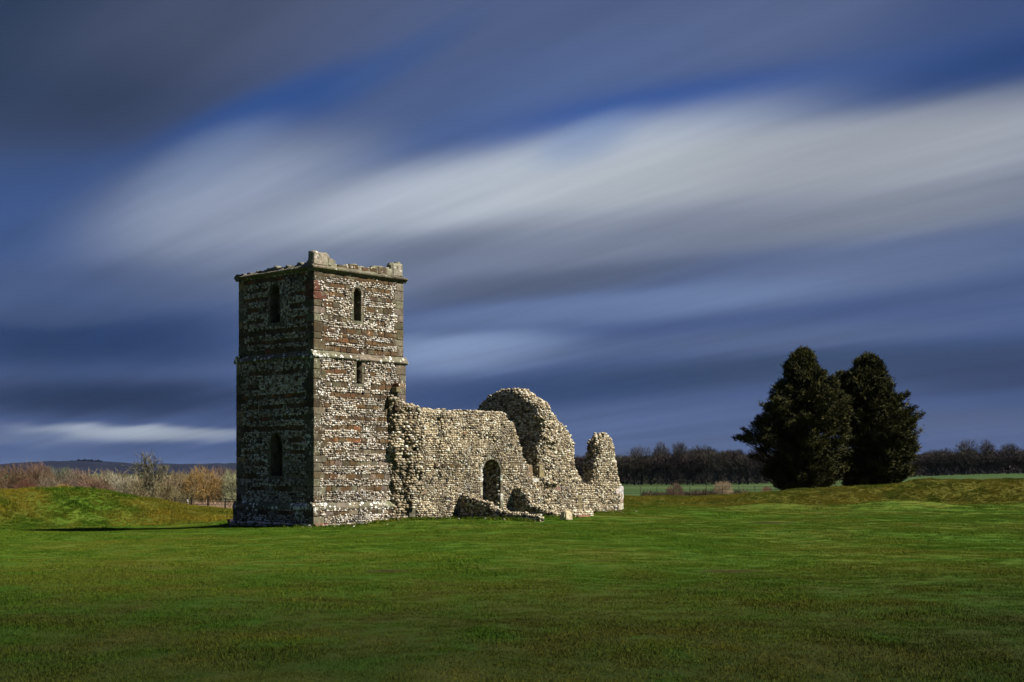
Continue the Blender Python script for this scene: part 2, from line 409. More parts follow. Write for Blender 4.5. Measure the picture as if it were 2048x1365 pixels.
ICF = np.array([(0,11,5),(0,5,1),(0,1,7),(0,7,10),(0,10,11),(1,5,9),(5,11,4),(11,10,2),(10,7,6),(7,1,8),(3,9,4),(3,4,2),(3,2,6),(3,6,8),(3,8,9),(4,9,5),(2,4,11),(6,2,10),(8,6,7),(9,8,1)])
LUMPS = []
for k in range(10):
    a = rng.random(3)*6; ca, sa = np.cos(a), np.sin(a)
    Rm = np.array([[ca[0],-sa[0],0],[sa[0],ca[0],0],[0,0,1]])@np.array([[1,0,0],[0,ca[1],-sa[1]],[0,sa[1],ca[1]]])
    v = ICO@Rm.T; v = np.sign(v)*np.abs(v)**.72; v *= (1+.16*(rng.random((12,1))-.5)*2); LUMPS.append(v)
LUMPS = np.array(LUMPS)
PAL_T = [((.84,.80,.72),.32),((.56,.50,.42),.32),((.33,.275,.20),.20),((.15,.125,.10),.11),((.04,.035,.035),.07)]
PAL_N = [((.80,.75,.60),.17),((.56,.485,.34),.30),((.40,.33,.21),.28),((.20,.16,.10),.15),((.045,.04,.03),.10)]
class Lumps:
    def __init__(s): s.c = []; s.A = []; s.col = []
    def add(s, c, ax, ay, az_, col):
        s.c.append(c); s.A.append(np.stack([ax, ay, az_], -1)); s.col.append(col)
    def build(s, name, mat, parent, kind='stuff'):
        if not s.c: return None
        c = np.concatenate(s.c); A = np.concatenate(s.A); col = np.concatenate(s.col); n = len(c)
        k = rng.integers(0, len(LUMPS), n)
        V = c[:,None,:]+np.einsum('nij,nkj->nki', A, LUMPS[k])
        Fc = (ICF[None]+np.arange(n)[:,None,None]*12).reshape(-1,3)
        o = mk(name, V.reshape(-1,3), Fc, mat, parent, colattr=np.repeat(col,12,0), smooth=True)
        if kind: o['kind'] = kind
        return o
def palcol(n, pal, pos=None):
    w = np.array([p[1] for p in pal]); w /= w.sum(); c = np.array([p[0] for p in pal])
    k = rng.choice(len(pal), n, p=w); r = c[k]*(1+.22*(rng.random((n,1))-.5)*2)
    return np.clip(r, .02, .78)
def lay(L, fr, t0, t1, z0, z1, inside, qf, rh=.080, wmin=.06, wmax=.16, pal=PAL_N, fill=1.0, depth=.055, tintf=None):
    """coursed flints on a wall face"""
    T, Z, Wd, H = [], [], [], []
    z = z0
    while z < z1:
        h = rh*(1+.22*(rng.random()-.5)*2); n = int((t1-t0)/wmin)+2
        w = wmin+(wmax-wmin)*rng.random(n)**1.6; t = t0+np.cumsum(w)-w/2-rng.random()*wmax
        T.append(t); Wd.append(w); H.append(np.full(n, h)); Z.append(z+h/2+.030*(rng.random(n)-.5)+.030*noise3(t*1.2, z*2, 1)); z += h
    if not T: return
    T, Z, Wd, H = [np.concatenate(v) for v in (T,Z,Wd,H)]
    k = (T > t0+Wd*.3) & (T < t1-Wd*.3) & inside(T, Z) & (rng.random(len(T)) < fill)
    T, Z, Wd, H = T[k], Z[k], Wd[k], H[k]; n = len(T)
    if n == 0: return
    c = fr.pos(T, Z, qf(T, Z)+.012*(rng.random(n)-.3)*1.6)
    a = (rng.random(n)-.5)*.35; ca, sa = np.cos(a)[:,None], np.sin(a)[:,None]
    e = fr.e[None]*ca+np.array([0,0,1.0])[None]*sa; u = -fr.e[None]*sa+np.array([0,0,1.0])[None]*ca
    nn = np.repeat(fr.n[None], n, 0)+.25*(rng.random((n,3))-.5)
    f = .50+.07*rng.random(n)
    col = palcol(n, pal)
    if tintf is not None: col = col*tintf(T, Z)
    H = H*rng.uniform(.72,1.28,n); L.add(c, e*(Wd*f)[:,None], u*(H*f*1.02)[:,None], nn*(depth*(.7+.6*rng.random(n)))[:,None], col)
class Wall:
    """ragged rubble wall: t/z cells that are solid get a front, a back and edges"""
    def __init__(s, fr, t0, t1, z0, z1, solid, qfront, thick, cell=.1, rough=.05, rnd=.22, seed=0):
        s.fr = fr; s.t0, s.z0, s.cell = t0, z0, cell; nt_, nz = int(round((t1-t0)/cell)), int(round((z1-z0)/cell))
        tc_ = t0+(np.arange(nt_)+.5)*cell; zc_ = z0+(np.arange(nz)+.5)*cell
        TT, ZZ = np.meshgrid(tc_, zc_, indexing='ij'); S = solid(TT, ZZ); s.S = S; s.nt, s.nz = nt_, nz
        tn = t0+np.arange(nt_+1)*cell; zn = z0+np.arange(nz+1)*cell; TN, ZN = np.meshgrid(tn, zn, indexing='ij')
        pad = np.zeros((nt_+8, nz+8)); pad[4:-4,4:-4] = S; pad[4:-4,:4] = S[:,:1]
        acc = np.zeros((nt_+1, nz+1)); cnt = 0
        for a in range(-2,2):
            for b in range(-2,2): acc += pad[4+a:4+a+nt_+1, 4+b:4+b+nz+1]; cnt += 1
        p = acc/cnt; s.pull = rnd*np.clip(1-p,0,1)
        s.rough = rough; s.seed = seed; s.qfront = qfront; s.thick = thick
        s.qn = (qfront(TN, ZN) if callable(qfront) else np.full(TN.shape, float(qfront)))+rough*fbm(TN*1.6, ZN*1.6, seed, 3)-s.pull
        s.qb = (qfront(TN,ZN) if callable(qfront) else np.full(TN.shape, float(qfront)))-thick+rough*fbm(TN*1.6+50, ZN*1.6, seed, 3)+s.pull
        s.qb = np.minimum(s.qb, s.qn-.12)
        jt = .35*cell*noise3(TN*9, ZN*9, seed+3)*(p < .99); jz = .35*cell*noise3(TN*9, ZN*9, seed+8)*(p < .99)
        s.TN, s.ZN = TN+jt, ZN+jz
    def qat(s, T, Z):
        i = np.clip(((T-s.t0)/s.cell+.5).astype(int),0,s.nt); j = np.clip(((Z-s.z0)/s.cell+.5).astype(int),0,s.nz); return s.qn[i,j]
    def inside(s, T, Z):
        i = np.clip(((T-s.t0)/s.cell).astype(int),0,s.nt-1); j = np.clip(((Z-s.z0)/s.cell).astype(int),0,s.nz-1); return s.S[i,j]
    def core(s, name, mat, parent):
        m1 = s.nz+1; N1 = (s.nt+1)*m1
        Vf = s.fr.pos(s.TN, s.ZN, s.qn).reshape(-1,3); Vb = s.fr.pos(s.TN, s.ZN, s.qb).reshape(-1,3)
        id_ = lambda i, j: i*m1+j
        I, J = np.nonzero(s.S); Q = []
        a, b, c, d = id_(I,J), id_(I+1,J), id_(I+1,J+1), id_(I,J+1)
        Q.append(np.stack([a,b,c,d],-1)); Q.append(np.stack([d,c,b,a],-1)+N1)
        P_ = np.zeros((s.nt+2, s.nz+2), bool); P_[1:-1,1:-1] = s.S
        s.edges = []
        for di, dj, (u, v) in ((-1,0,((0,1),(0,0))),(1,0,((1,0),(1,1))),(0,1,((1,1),(0,1))),(0,-1,((0,0),(1,0)))):
            k = s.S & ~P_[1+di:1+di+s.nt, 1+dj:1+dj+s.nz]; i, j = np.nonzero(k)
            x, y = id_(i+u[0], j+u[1]), id_(i+v[0], j+v[1])
            Q.append(np.stack([y, x, x+N1, y+N1],-1))
            if dj != -1: s.edges.append((i, j, di, dj))
        o = mk(name, np.concatenate([Vf,Vb]), np.concatenate(Q), mat, parent)
        return o
    def edge_lumps(s, L, pal, size=.10, dens=1.0, skip=None):
        for i, j, di, dj in s.edges:
            if len(i) == 0: continue
            per = max(1, int(s.cell*s.thick/(size*size*.8)*dens)); n = len(i)*per
            i2 = np.repeat(i, per); j2 = np.repeat(j, per)
            t = s.t0+(i2+.5+.5*di+(0 if di else 1)*(rng.random(n)-.5))*s.cell
            z = s.z0+(j2+.5+.5*dj+(0 if dj else 1)*(rng.random(n)-.5))*s.cell
            ti = np.clip(i2+(di > 0),0,s.nt); zi = np.clip(j2+(dj > 0),0,s.nz)
            q0, q1 = s.qb[ti,zi], s.qn[ti,zi]; q = q0+(q1-q0)*rng.random(n)
            if skip is not None:
                k = ~skip(t, z); t, z, q = t[k], z[k], q[k]; n = len(t)
                if n == 0: continue
            c = s.fr.pos(t+di*.0, z+dj*.0, q)+(rng.random((n,3))-.5)*.03
            A = (rng.random((n,3,3))-.5); A[:,0,:] += s.fr.e*1.3; A[:,1,:] += s.fr.n*1.3; A[:,2,2] += 1.2
            A /= np.linalg.norm(A,axis=2,keepdims=True)
            sz = size*(.42+.35*rng.random((n,1)))
            L.add(c, A[:,0]*sz, A[:,1]*sz, A[:,2]*sz*.8, palcol(n, pal))

# shared block meshes (bevelled, worn)
def block_mesh(seed):
    r = np.random.default_rng(seed); V = []; Fc = []
    b = .07; lv = [-.5,-.5+b,.5-b,.5]
    idx = {}
    def vid(i,j,k):
        key = (i,j,k)
        if key not in idx:
            p = np.array([lv[i],lv[j],lv[k]]); on = sum(1 for a in key if a in (0,3))
            if on >= 2: p = p*np.array([.965 if key[q] in (0,3) else 1 for q in range(3)])
            if on == 3: p = p*.97
            p = p+(r.random(3)-.5)*.03; idx[key] = len(V); V.append(p)
        return idx[key]
    for ax in range(3):
        o1, o2 = (ax+1)%3, (ax+2)%3
        for side in (0,3):
            if ax == 1 and side == 3: continue       # the back is buried in the wall
            for a in range(3):
                for c in range(3):
                    q = []
                    for da, dc in ((0,0),(1,0),(1,1),(0,1)):
                        k = [0,0,0]; k[ax] = side; k[o1] = a+da; k[o2] = c+dc; q.append(vid(*k))
                    if side == 0: q = q[::-1]
                    Fc.append(q)
    me = bpy.data.meshes.new('stone_block'); me.from_pydata([tuple(v) for v in V], [], Fc); me.materials.append(M_STONE); me.update()
    return me
BLOCKS = [block_mesh(k) for k in range(14)]
def block(name, fr, t, z, q, w, h, d, rgb, parent, tilt=0.0, mesh=None):
    """stone centred at t,z with its outer face at q"""
    o = bpy.data.objects.new(name, mesh or random.choice(BLOCKS)); COL.objects.link(o)
    c = fr.pos(t, z, q-d/2)
    ex, nz_ = Vector(fr.e), Vector(fr.n)
    Mx = Matrix((( ex.x*w, -nz_.x*d, 0, c[0]),( ex.y*w, -nz_.y*d, 0, c[1]),(0,0,h,c[2]),(0,0,0,1)))
    if tilt: Mx = Matrix.Translation(Vector(c))@Matrix.Rotation(tilt, 4, Vector(fr.n))@Matrix.Translation(-Vector(c))@Mx
    o.matrix_world = Mx; o.color = (*rgb,1)
    if parent is not None:
        o.parent = parent; o.matrix_parent_inverse = Matrix.Translation(-world_loc(parent))
    return o
def jit(c, a=.25):
    k = 1+(random.random()-.5)*2*a; return tuple(min(.8, v*k*(1+(random.random()-.5)*.16)) for v in c)
BROWN = (.120,.064,.020); DBROWN = (.070,.042,.017); ORANGE = (.21,.088,.024); OLIVE = (.105,.083,.043); GREYST = (.20,.172,.120); TAN = (.30,.23,.125); GREEN = (.150,.142,.090); RED = (.15,.050,.026)

# ------------------------------------------------------------------ the tower
tower = empty('church_tower', (OO[0]+E[0]*2.45+NN[0]*2.45, OO[1]+E[1]*2.45+NN[1]*2.45, 0), 'tall square ruined church tower of banded flint and brown stone with lancet openings', 'tower')
S0 = 4.9
STG = [(-.15,.02,.26),(.02,.80,.17),(.80,6.98,.07),(6.98,10.35,.0)]      # z0,z1,offset outwards
def stage_off(z): 
    z = np.asarray(z, float); return np.where(z < .02,.26,np.where(z < .80,.17,np.where(z < 6.98,.07,0.0)))
# openings: (face, t centre, width, z bottom, z top, pointed)
def opening_px(fr, xl, xr, yb, yt):
    tl, _ = fr.px(xl, (yb+yt)/2); tr, _ = fr.px(xr, (yb+yt)/2); xm = (xl+xr)/2
    _, zb = fr.px(xm, yb); _, zt = fr.px(xm, yt); return abs(tr-tl), (tl+tr)/2, zb, zt
wS1 = opening_px(FS, 707.5, 721.5, 642, 577); wS2 = opening_px(FS, 710.5, 721, 768, 724)
wW1 = opening_px(FW, 541, 560, 646, 570); wW2 = opening_px(FW, 545, 567, 952, 868)
def hole_f(op, t, z, grow=0.0, pointed=True):
    w, tcn, zb, zt = op; hw = w/2+grow; x = np.abs(t-tcn)
    top = (zt+grow)-(np.clip(x/hw,0,1)**2)*hw*(1.0 if pointed else 0.0)
    return (x < hw) & (z > zb-grow) & (z < top)
HS = [(wS1,True),(wS2,False)]; HW = [(wW1,True),(wW2,True)]
def tower_wall(fr, holes, offs, name, t_lo=0.0, t_hi=S0):
    parts = []
    for z0, z1, off in STG:
        def solid(T, Z):
            s = np.ones(T.shape, bool)
            for h, p in holes: s &= ~hole_f(h, T, Z, 0.0, p)
            return s
        w = Wall(fr, t_lo-off, t_hi+off, z0, z1, solid, off, .8+off, cell=.07, rough=.0, rnd=0.0)
        parts.append(w)
    return parts
def merge_walls(ws, name, mat, parent):
    V = []; Q = []; b = 0; me = None
    obs = [w.core('tmp', mat, None) for w in ws]
    for o in obs:
        m = o.data; v = np.empty(len(m.vertices)*3, np.float32); m.vertices.foreach_get('co', v); v = v.reshape(-1,3)
        q = np.empty(len(m.loops), np.int32); m.loops.foreach_get('vertex_index', q); q = q.reshape(-1,4)
        V.append(v); Q.append(q+b); b += len(v)
    for o in obs:
        m = o.data; bpy.data.objects.remove(o); bpy.data.meshes.remove(m)
    return mk(name, np.concatenate(V), np.concatenate(Q), mat, parent)
wsS = tower_wall(FS, HS, None, 's'); wsW = tower_wall(FW, HW, None, 'w', .8, S0-.8)
# west wall runs between the corners of the south and north walls, flush with them
wallS = merge_walls(wsS, 'wall', M_MORT2, tower)
FN = Frame(OO+NN*S0, E, -SN); FE = Frame(OO+E*S0, NN, E)
wsN = tower_wall(FN, [], None, 'n')
for w in wsW: pass
def plain_walls(fr, holes, t_lo, t_hi):
    out = []
    for z0, z1, off in STG:
        def solid(T, Z):
            s = np.ones(T.shape, bool)
            for h, p in holes: s &= ~hole_f(h, T, Z, 0.0, p)
            return s
        out.append(Wall(fr, t_lo, t_hi, z0, z1, solid, off, .8+off, cell=.07 if holes else .2, rough=.0, rnd=0.0))
    return out
merge_walls(plain_walls(FW, HW, .802, S0-.798), 'wall', M_MORT2, tower)
merge_walls(wsN, 'wall', M_MORT2, tower)
merge_walls(plain_walls(FE, [], .802, S0-.798), 'wall', M_MORT2, tower)
# unseen slab, added only to keep light out of the tower
c4 = [FS.pos(a, 9.9, b) for a, b in ((.4,-.4),(S0-.4,-.4),(S0-.4,-S0+.4),(.4,-S0+.4))]
mk('light_block_slab', np.array([*c4, *[c+np.array([0,0,.2]) for c in c4]]), [(0,1,2,3),(4,5,6,7),(0,1,5,4),(1,2,6,5),(2,3,7,6),(3,0,4,7)], M_MORT2, tower)

# quoins: stepped long and short at the corners
QH = []; z = .04
while z < 10.2:
    h = random.uniform(.26,.46)
    for lim in (.78,6.72,10.2):
        if z < lim < z+h+.12: h = lim-z; break
    if h > .08: QH.append((z, h))
    z += h
    if abs(z-.78) < .01: z = .92
    if abs(z-6.72) < .01: z = 7.04
QZ = []
def quoin_col():
    r = random.random()
    return jit(OLIVE if r < .35 else GREYST if r < .6 else GREEN if r < .75 else DBROWN if r < .88 else TAN, .2)
for k, (z, h) in enumerate(QH):
    off = float(stage_off(z+h/2)); c = quoin_col()
    if 9.0 < z < 9.45: c = RED
    long_s = k % 2 == 0
    a, b = (.62, .38) if long_s else (.36, .62)
    a *= random.uniform(.85,1.15); b *= random.uniform(.85,1.15)
    QZ.append((z, h, a, b))
    # one stone wrapping the south-west corner
    o = bpy.data.objects.new('quoin_stone', random.choice(BLOCKS)); COL.objects.link(o)
    def corner_box(o, t0, t1, n0, n1, z0, z1):
        c = FS.pos((t0+t1)/2, (z0+z1)/2, -(n0+n1)/2); w, d, hh = t1-t0, n1-n0, z1-z0
        o.matrix_world = Matrix(((E[0]*w, NN[0]*d,0,c[0]),(E[1]*w, NN[1]*d,0,c[1]),(0,0,hh,c[2]),(0,0,0,1)))
        o.parent = tower; o.matrix_parent_inverse = Matrix.Translation(-world_loc(tower))
    corner_box(o, -off-.022, a-off, -off-.022, b-off, z+.008, z+h-.008); o.color = (*c,1)
    # north-west corner (seen edge on from the west side)
    o = bpy.data.objects.new('quoin_stone', random.choice(BLOCKS)); COL.objects.link(o)
    c = FW.pos(S0+off-a/2+.02, z+h/2, off+.02-b/2)
    o.matrix_world = Matrix(((NN[0]*a, -WN[0]*b,0,c[0]),(NN[1]*a, -WN[1]*b,0,c[1]),(0,0,h-.016,c[2]),(0,0,0,1)))
    o.parent = tower; o.matrix_parent_inverse = Matrix.Translation(-world_loc(tower)); o.color = (*quoin_col(),1)
    # south-east corner
    o = bpy.data.objects.new('quoin_stone', random.choice(BLOCKS)); COL.objects.link(o)
    c = FS.pos(S0+off-b/2+.02, z+h/2, off+.02-a/2)
    o.matrix_world = Matrix(((E[0]*b, -SN[0]*a,0,c[0]),(E[1]*b, -SN[1]*a,0,c[1]),(0,0,h-.016,c[2]),(0,0,0,1)))
    o.parent = tower; o.matrix_parent_inverse = Matrix.Translation(-world_loc(tower)); o.color = (*jit(GREYST if random.random() < .6 else OLIVE,.2),1)

# brown stone courses between the flint bands
bands = []; z = .40
while z < 10.1:
    h = random.uniform(.165,.24); bands.append((z, h)); z += h+random.uniform(.17,.33)
bands = [b for b in bands if not (.6 < b[0]+b[1]/2 < .98 or 6.62 < b[0]+b[1]/2 < 7.12)]
bands = [(bz, bh) for bz, bh in bands]+[(10.03,.16)]
OCC = {'S': [], 'W': []}                            # rectangles taken by stones
nst = 0
extra = []
for key, fr, holes in (('S',FS,HS),('W',FW,HW)):
    for bz, bh in bands:
        off = float(stage_off(bz)); t = .45; t_end = S0-.40
        run = random.random() < .93 or bz > 10
        while t < t_end:
            w = random.uniform(.24,.55)
            if random.random() < .08: run = not run
            if not run and random.random() < .4: run = True
            if t+w > t_end+.1: break
            tc0 = t+w/2; bad = any((abs(tc0-h_[1]) < h_[0]/2+.17+w/2) and (h_[2]-.2 < bz+bh/2 < h_[3]+.22) for h_, p in holes)
            if run and not bad:
                r = random.random(); up = .5 if bz > 3.2 else .2
                c = BROWN if r < .45 else DBROWN if r < .72 else ORANGE if r < .72+.10*up*2 else OLIVE
                if bz < 3.2 and random.random() < .45: c = (.20,.155,.115)
                hh = bh*random.uniform(.88,1.0); zc0 = bz+bh/2+random.uniform(-.008,.008)
                OCC[key].append((t, t+w, zc0-hh/2, zc0+hh/2))
                extra.append((fr, tc0, zc0, off+random.uniform(.008,.03), w-.022, hh, .22, jit(c,.3)))
            t += w
        # a few stray squared stones inside the flint bands
        if random.random() < .5:
            w = random.uniform(.2,.4); tc0 = random.uniform(.8,S0-.8); zc0 = bz+bh+.11
            if not any((abs(tc0-h_[1]) < h_[0]/2+.2+w/2) and (h_[2]-.25 < zc0 < h_[3]+.3) for h_, p in holes):
                OCC[key].append((tc0-w/2, tc0+w/2, zc0-.08, zc0+.08))
                extra.append((fr, tc0, zc0, float(stage_off(zc0))+.015, w, .155, .2, jit(random.choice([OLIVE,GREYST,BROWN,GREYST]),.25)))
print('brown stones', len(extra))
random.shuffle(extra)
for a in extra[:300]: block('brown_stone', a[0], *a[1:7], a[7], tower)
if len(extra) > 300:
    V = []; Q = []; b0 = 0
    for fr, t, z, q, w, h, d, c in extra[300:]:
        me = random.choice(BLOCKS); v = np.array([x.co[:] for x in me.vertices])
        p = fr.pos(t+v[:,0]*w, z+v[:,2]*h, q-d/2-v[:,1]*d); V.append(p)
        Q += [tuple(i+b0 for i in f.vertices) for f in me.polygons]; b0 += len(v)
    o = mk('brown_stone_courses', np.concatenate(V), np.array(Q), M_STONE, tower); o['kind'] = 'stuff'; o.color = (*BROWN,1)

# flint facing of the tower
def in_rects(T, Z, rects, g=.0):
    r = np.zeros(T.shape, bool)
    for a, b, c, d in rects: r |= (T > a-g) & (T < b+g) & (Z > c-g) & (Z < d+g)
    return r
for key, fr, holes in (('S',FS,HS),('W',FW,HW)):
    L = Lumps()
    qr = []
    for z, h, a, b in QZ:
        off = float(stage_off(z+h/2)); qr.append((-1, (a if key == 'S' else b)-off, z, z+h)); qr.append((S0+off-(b if key == 'S' else a), S0+1, z, z+h))
    def ins(T, Z):
        k = ~in_rects(T, Z, OCC[key], .0) & ~in_rects(T, Z, qr)
        for h_, p in holes: k &= ~hole_f(h_, T, Z, .13, p)
        k &= ~((Z > .62) & (Z < .92)) & ~((Z > 6.72) & (Z < 7.04))
        return k
    def q_(T, Z): return stage_off(Z)
    def tnt(T, Z):                                    # some flint bands stay brown with mortar and moss
        v = np.clip(.88+.36*fbm(T*.9, Z*1.6, 3), .45, 1.12); c = np.stack([v, v*.985, v*.96], -1)
        return c
    lay(L, fr, -.05, S0+.05, .03, 10.2, ins, q_, rh=.078, wmin=.055, wmax=.15, pal=PAL_T, fill=.93, depth=.045, tintf=tnt)
    # rubble footing
    lay(L, fr, -.25, S0+.25, -.12, .06, lambda T, Z: np.ones(T.shape, bool), lambda T, Z: np.full(T.shape,.25), rh=.10, wmin=.10, wmax=.26, pal=PAL_T, depth=.09)
    L.build('flint_facing', M_FLINT, tower)
# window dressings
def surround(fr, op, pointed, name='window'):
    w, tcn, zb, zt = op; off = float(stage_off((zb+zt)/2)); zsp = zt-(w/2 if pointed else 0)
    bw = .13
    first = None
    for sgn in (-1,1):
        z = zb
        while z < zsp-.02:
            h = min(random.uniform(.24,.5), zsp-z)
            if zsp-z-h < .1: h = zsp-z
            ww = bw*random.uniform(.9,1.7)
            block('jamb_stone', fr, tcn+sgn*(w/2+ww/2), z+h/2, off+.02, ww-.006, h-.012, .5, jit(GREEN if random.random() < .55 else GREYST,.2), tower); z += h
    block('sill_stone', fr, tcn, zb-.07, off+.03, w+.22, .13, .5, jit(GREEN,.15), tower)
    if pointed:
        n = 5
        for k in range(n):
            a = math.pi*(k+.5)/n; r = w/2+bw/2
            block('voussoir', fr, tcn+math.cos(a)*r, zsp+math.sin(a)*r*1.08, off+.02, .19*(1+w*.5), bw, .5, jit(GREEN if k % 2 else GREYST,.2), tower, tilt=(a-math.pi/2)*1.0)
    else:
        block('lintel_stone', fr, tcn, zt+.08, off+.02, w+.34, .15, .5, jit(GREEN,.15), tower)
for fr, hs in ((FS,HS),(FW,HW)):
    for h_, p in hs: surround(fr, h_, p)
# upper west lancet is blocked with darker stone set back in the opening; its sill has broken away
w, tcn, zb, zt = wW1
mk('blocking', FW.pos(np.array([tcn-w/2,tcn+w/2,tcn+w/2,tcn-w/2]), np.array([zb+.4,zb+.4,zt,zt]), -.33), [(0,1,2,3)], M_MORT2, tower)
# moulded courses: stones with a weathered slope, all round
def course(name, prof, ragged=.0, seg=.62, white=False):
    """prof = [(offset outwards, z)] from the bottom up, laid as separate stones on the two near sides"""
    for fr, sides in ((FS,True),(FW,True),(FN,False),(FE,False)):
        tt = [-prof_max(prof) if fr in (FS,FN) else 0.0]; end = S0+(prof_max(prof) if fr in (FS,FN) else 0.0)
        if fr is FW or fr is FE: tt = [-0.002]; end = S0+.002
        while tt[-1] < end-.9*seg: tt.append(tt[-1]+seg*random.uniform(.7,1.3))
        tt.append(end)
        for a, b in zip(tt[:-1], tt[1:]):
            ns = 5; V = []; Q = []; m = len(prof)+1; dz = random.uniform(-.008,.008); dq = random.uniform(-.012,.012)
            for i in range(ns+1):
                t = a+.006+(b-a-.012)*i/ns
                for o_, z_ in prof:
                    zz = z_+dz; qq = o_+dq+.012*noise3(t*6, z_*5, 3)
                    if z_ == prof[-1][1] or z_ == prof[-2][1]: zz += ragged*float(noise3(t*4.0+(7 if fr is FW else 0), 2, 9))
                    p = fr.pos(t, zz, qq)
                    # mitre at the corners: side walls stop at the south and north faces
                    V.append(p)
                V.append(fr.pos(t, prof[-1][1]-.02, -.25))
            for i in range(ns):
                for j in range(m-1): Q.append((i*m+j, (i+1)*m+j, (i+1)*m+j+1, i*m+j+1))
            Q.append(tuple(range(m))); Q.append(tuple(ns*m+j for j in range(m))[::-1])
            o = mk(name, np.array(V), Q, M_STONE, tower); c = jit(GREYST if random.random() < .5 else GREEN,.18)
            if white: o.data.materials[0] = M_LICH
            o.color = (*c,1)
def prof_max(p): return max(a for a, b in p)
def course_mitred(*a, **k): course(*a, **k)
course('cornice_stone', [(-.2,10.2),(.03,10.2),(.06,10.27),(.15,10.33),(.16,10.38),(.02,10.47),(-.05,10.50)], ragged=.05)
course('string_course_stone', [(-.1,6.70),(.08,6.70),(.15,6.76),(.165,6.80),(.12,6.86),(.04,7.0),(-.02,7.05)], ragged=.0, white=True)
course('plinth_stone', [(0,.60),(.17,.60),(.205,.66),(.205,.74),(.08,.92),(.0,.94)], ragged=.0, white=True)
# parapet remains
def para_h(T):
    pts = [(-.1,.55),(.66,.53),(.86,.36),(1.02,.18),(1.3,.12),(2.0,.20),(2.3,.24),(2.7,.14),(3.0,.20),(3.5,.34),(4.0,.30),(4.22,.26),(4.28,.55),(4.95,.56)]
    return np.interp(T, [p[0] for p in pts], [p[1] for p in pts])
pw = Wall(FS, -.02, S0+.0, 10.42, 11.15, lambda T, Z: Z < 10.46+para_h(T)+.04*noise3(T*6,3,1), -.01, .34, cell=.06, rough=.01, rnd=.06)
o = pw.core('parapet', M_STONE, tower); o.color = (.27,.26,.18,1)
pw2 = Wall(FW, .32, S0, 10.42, 11.1, lambda T, Z: Z < 10.46+np.interp(T,[.3,.5,1.0,1.5,2.4,3.4,4.9],[.55,.10,.13,.10,.12,.06,.04])+.07*noise3(T*4,5,1), -.02, .34, cell=.06, rough=.02, rnd=.05)
o = pw2.core('parapet', M_STONE, tower); o.color = (.22,.22,.16,1)
for t, w, h in ((.36,.72,.50),(4.6,.56,.50)):
    block('parapet_stone', FS, t, 10.47+h/2, .012, w, h, .38, jit((.33,.32,.23),.1), tower)
block('parapet_stone', FS, .93, 10.47+.16, .01, .36, .30, .36, jit((.30,.29,.20),.1), tower, tilt=-.25)
for t, w, h in ((1.5,.5,.13),(2.1,.55,.22),(2.75,.4,.17),(3.2,.42,.2),(3.7,.5,.3)):
    block('parapet_stone', FS, t, 10.47+h/2, .012, w-.01, h, .3, jit(BROWN if 2.0 < t < 3.4 else OLIVE,.2), tower)
# south-east corner: red brick and stones at the foot of the near corner
for k in range(3):
    block('brick', FS, -.08+.22*k, .0+.045, .30, .20, .07, .12, jit((.36,.13,.07),.2), tower)
block('footing_stone', FS, .10, -.04, .33, .55, .10, .2, jit((.30,.14,.09),.1), tower)

# ------------------------------------------------------------------ nave south wall
nq = .45
nave = empty('nave_wall', tuple(FS.pos(9, .2, nq)), 'long ragged flint nave wall with a round arched doorway, joined to the tower', 'wall')
NTOP = [(836,819),(850,817),(870,820),(900,822),(915,826),(930,824),(948,826),(960,823),(975,827),(988,824),(1000,825),(1012,830),(1022,842),(1029,851),(1034,862),(1038,874),(1040,890),(1043,905),(1049,917),(1055,926),(1056,931),(1065,931),(1065,957),(1078,957),(1078,931),(1077,905),(1081,885),(1086,868),(1087,850),(1084,833),(1096,824),(1106,830),(1115,836),(1124,848),(1133,857),(1141,867),(1146,880),(1148,893),(1148,920),(1150,932),(1151,946)]
pg = FS.poly(NTOP, nq); tl, tr = pg[0][0], pg[-1][0]
pg = [(tl,-.3)]+pg+[(tr,-.3)]
DW, DT, DZB, DZT = (lambda a: a)(opening_px(Frame(OO+SN*nq, E, SN), 965, 1000.5, 1010, 920))
def door(T, Z, g=0.0):
    hw = DW/2+g; x = np.abs(T-DT); zs = DZT-DW/2
    return (x < hw) & ((Z < zs) | ((T-DT)**2+(Z-zs)**2 < hw**2))
def nsolid(T, Z):
    j = .055*noise3(T*6, Z*6, 2)+.05*noise3(T*2.2, Z*2.2, 5)*(Z > 2.4)
    return inpoly(T+j, Z+j, pg) & ~door(T, Z)
def nqf(T, Z):
    # hollow, broken surface patches
    return nq-.10*sstep(.35,.9,noise3(T*1.1, Z*1.1, 12))
wn = Wall(FS, tl-.1, tr+.1, -.25, 5.2, nsolid, nqf, .85, cell=.08, rough=.045, rnd=.12, seed=2)
wn.core('wall', M_MORT, nave)
L = Lumps()
NB_ = []                                              # squared stones in the nave wall
def nblock(x, y, wpx, hpx, rgb, name='squared_stone'):
    t, z = FS.px(x, y, nq); t2, _ = FS.px(x+wpx, y, nq); w = t2-t; _, z2 = FS.px(x, y-hpx, nq); h = z2-z
    NB_.append((t-w/2, t+w/2, z-h/2, z+h/2)); return block(name, FS, t, z, nq+.015, w, h, .3, jit(rgb,.15), nave)
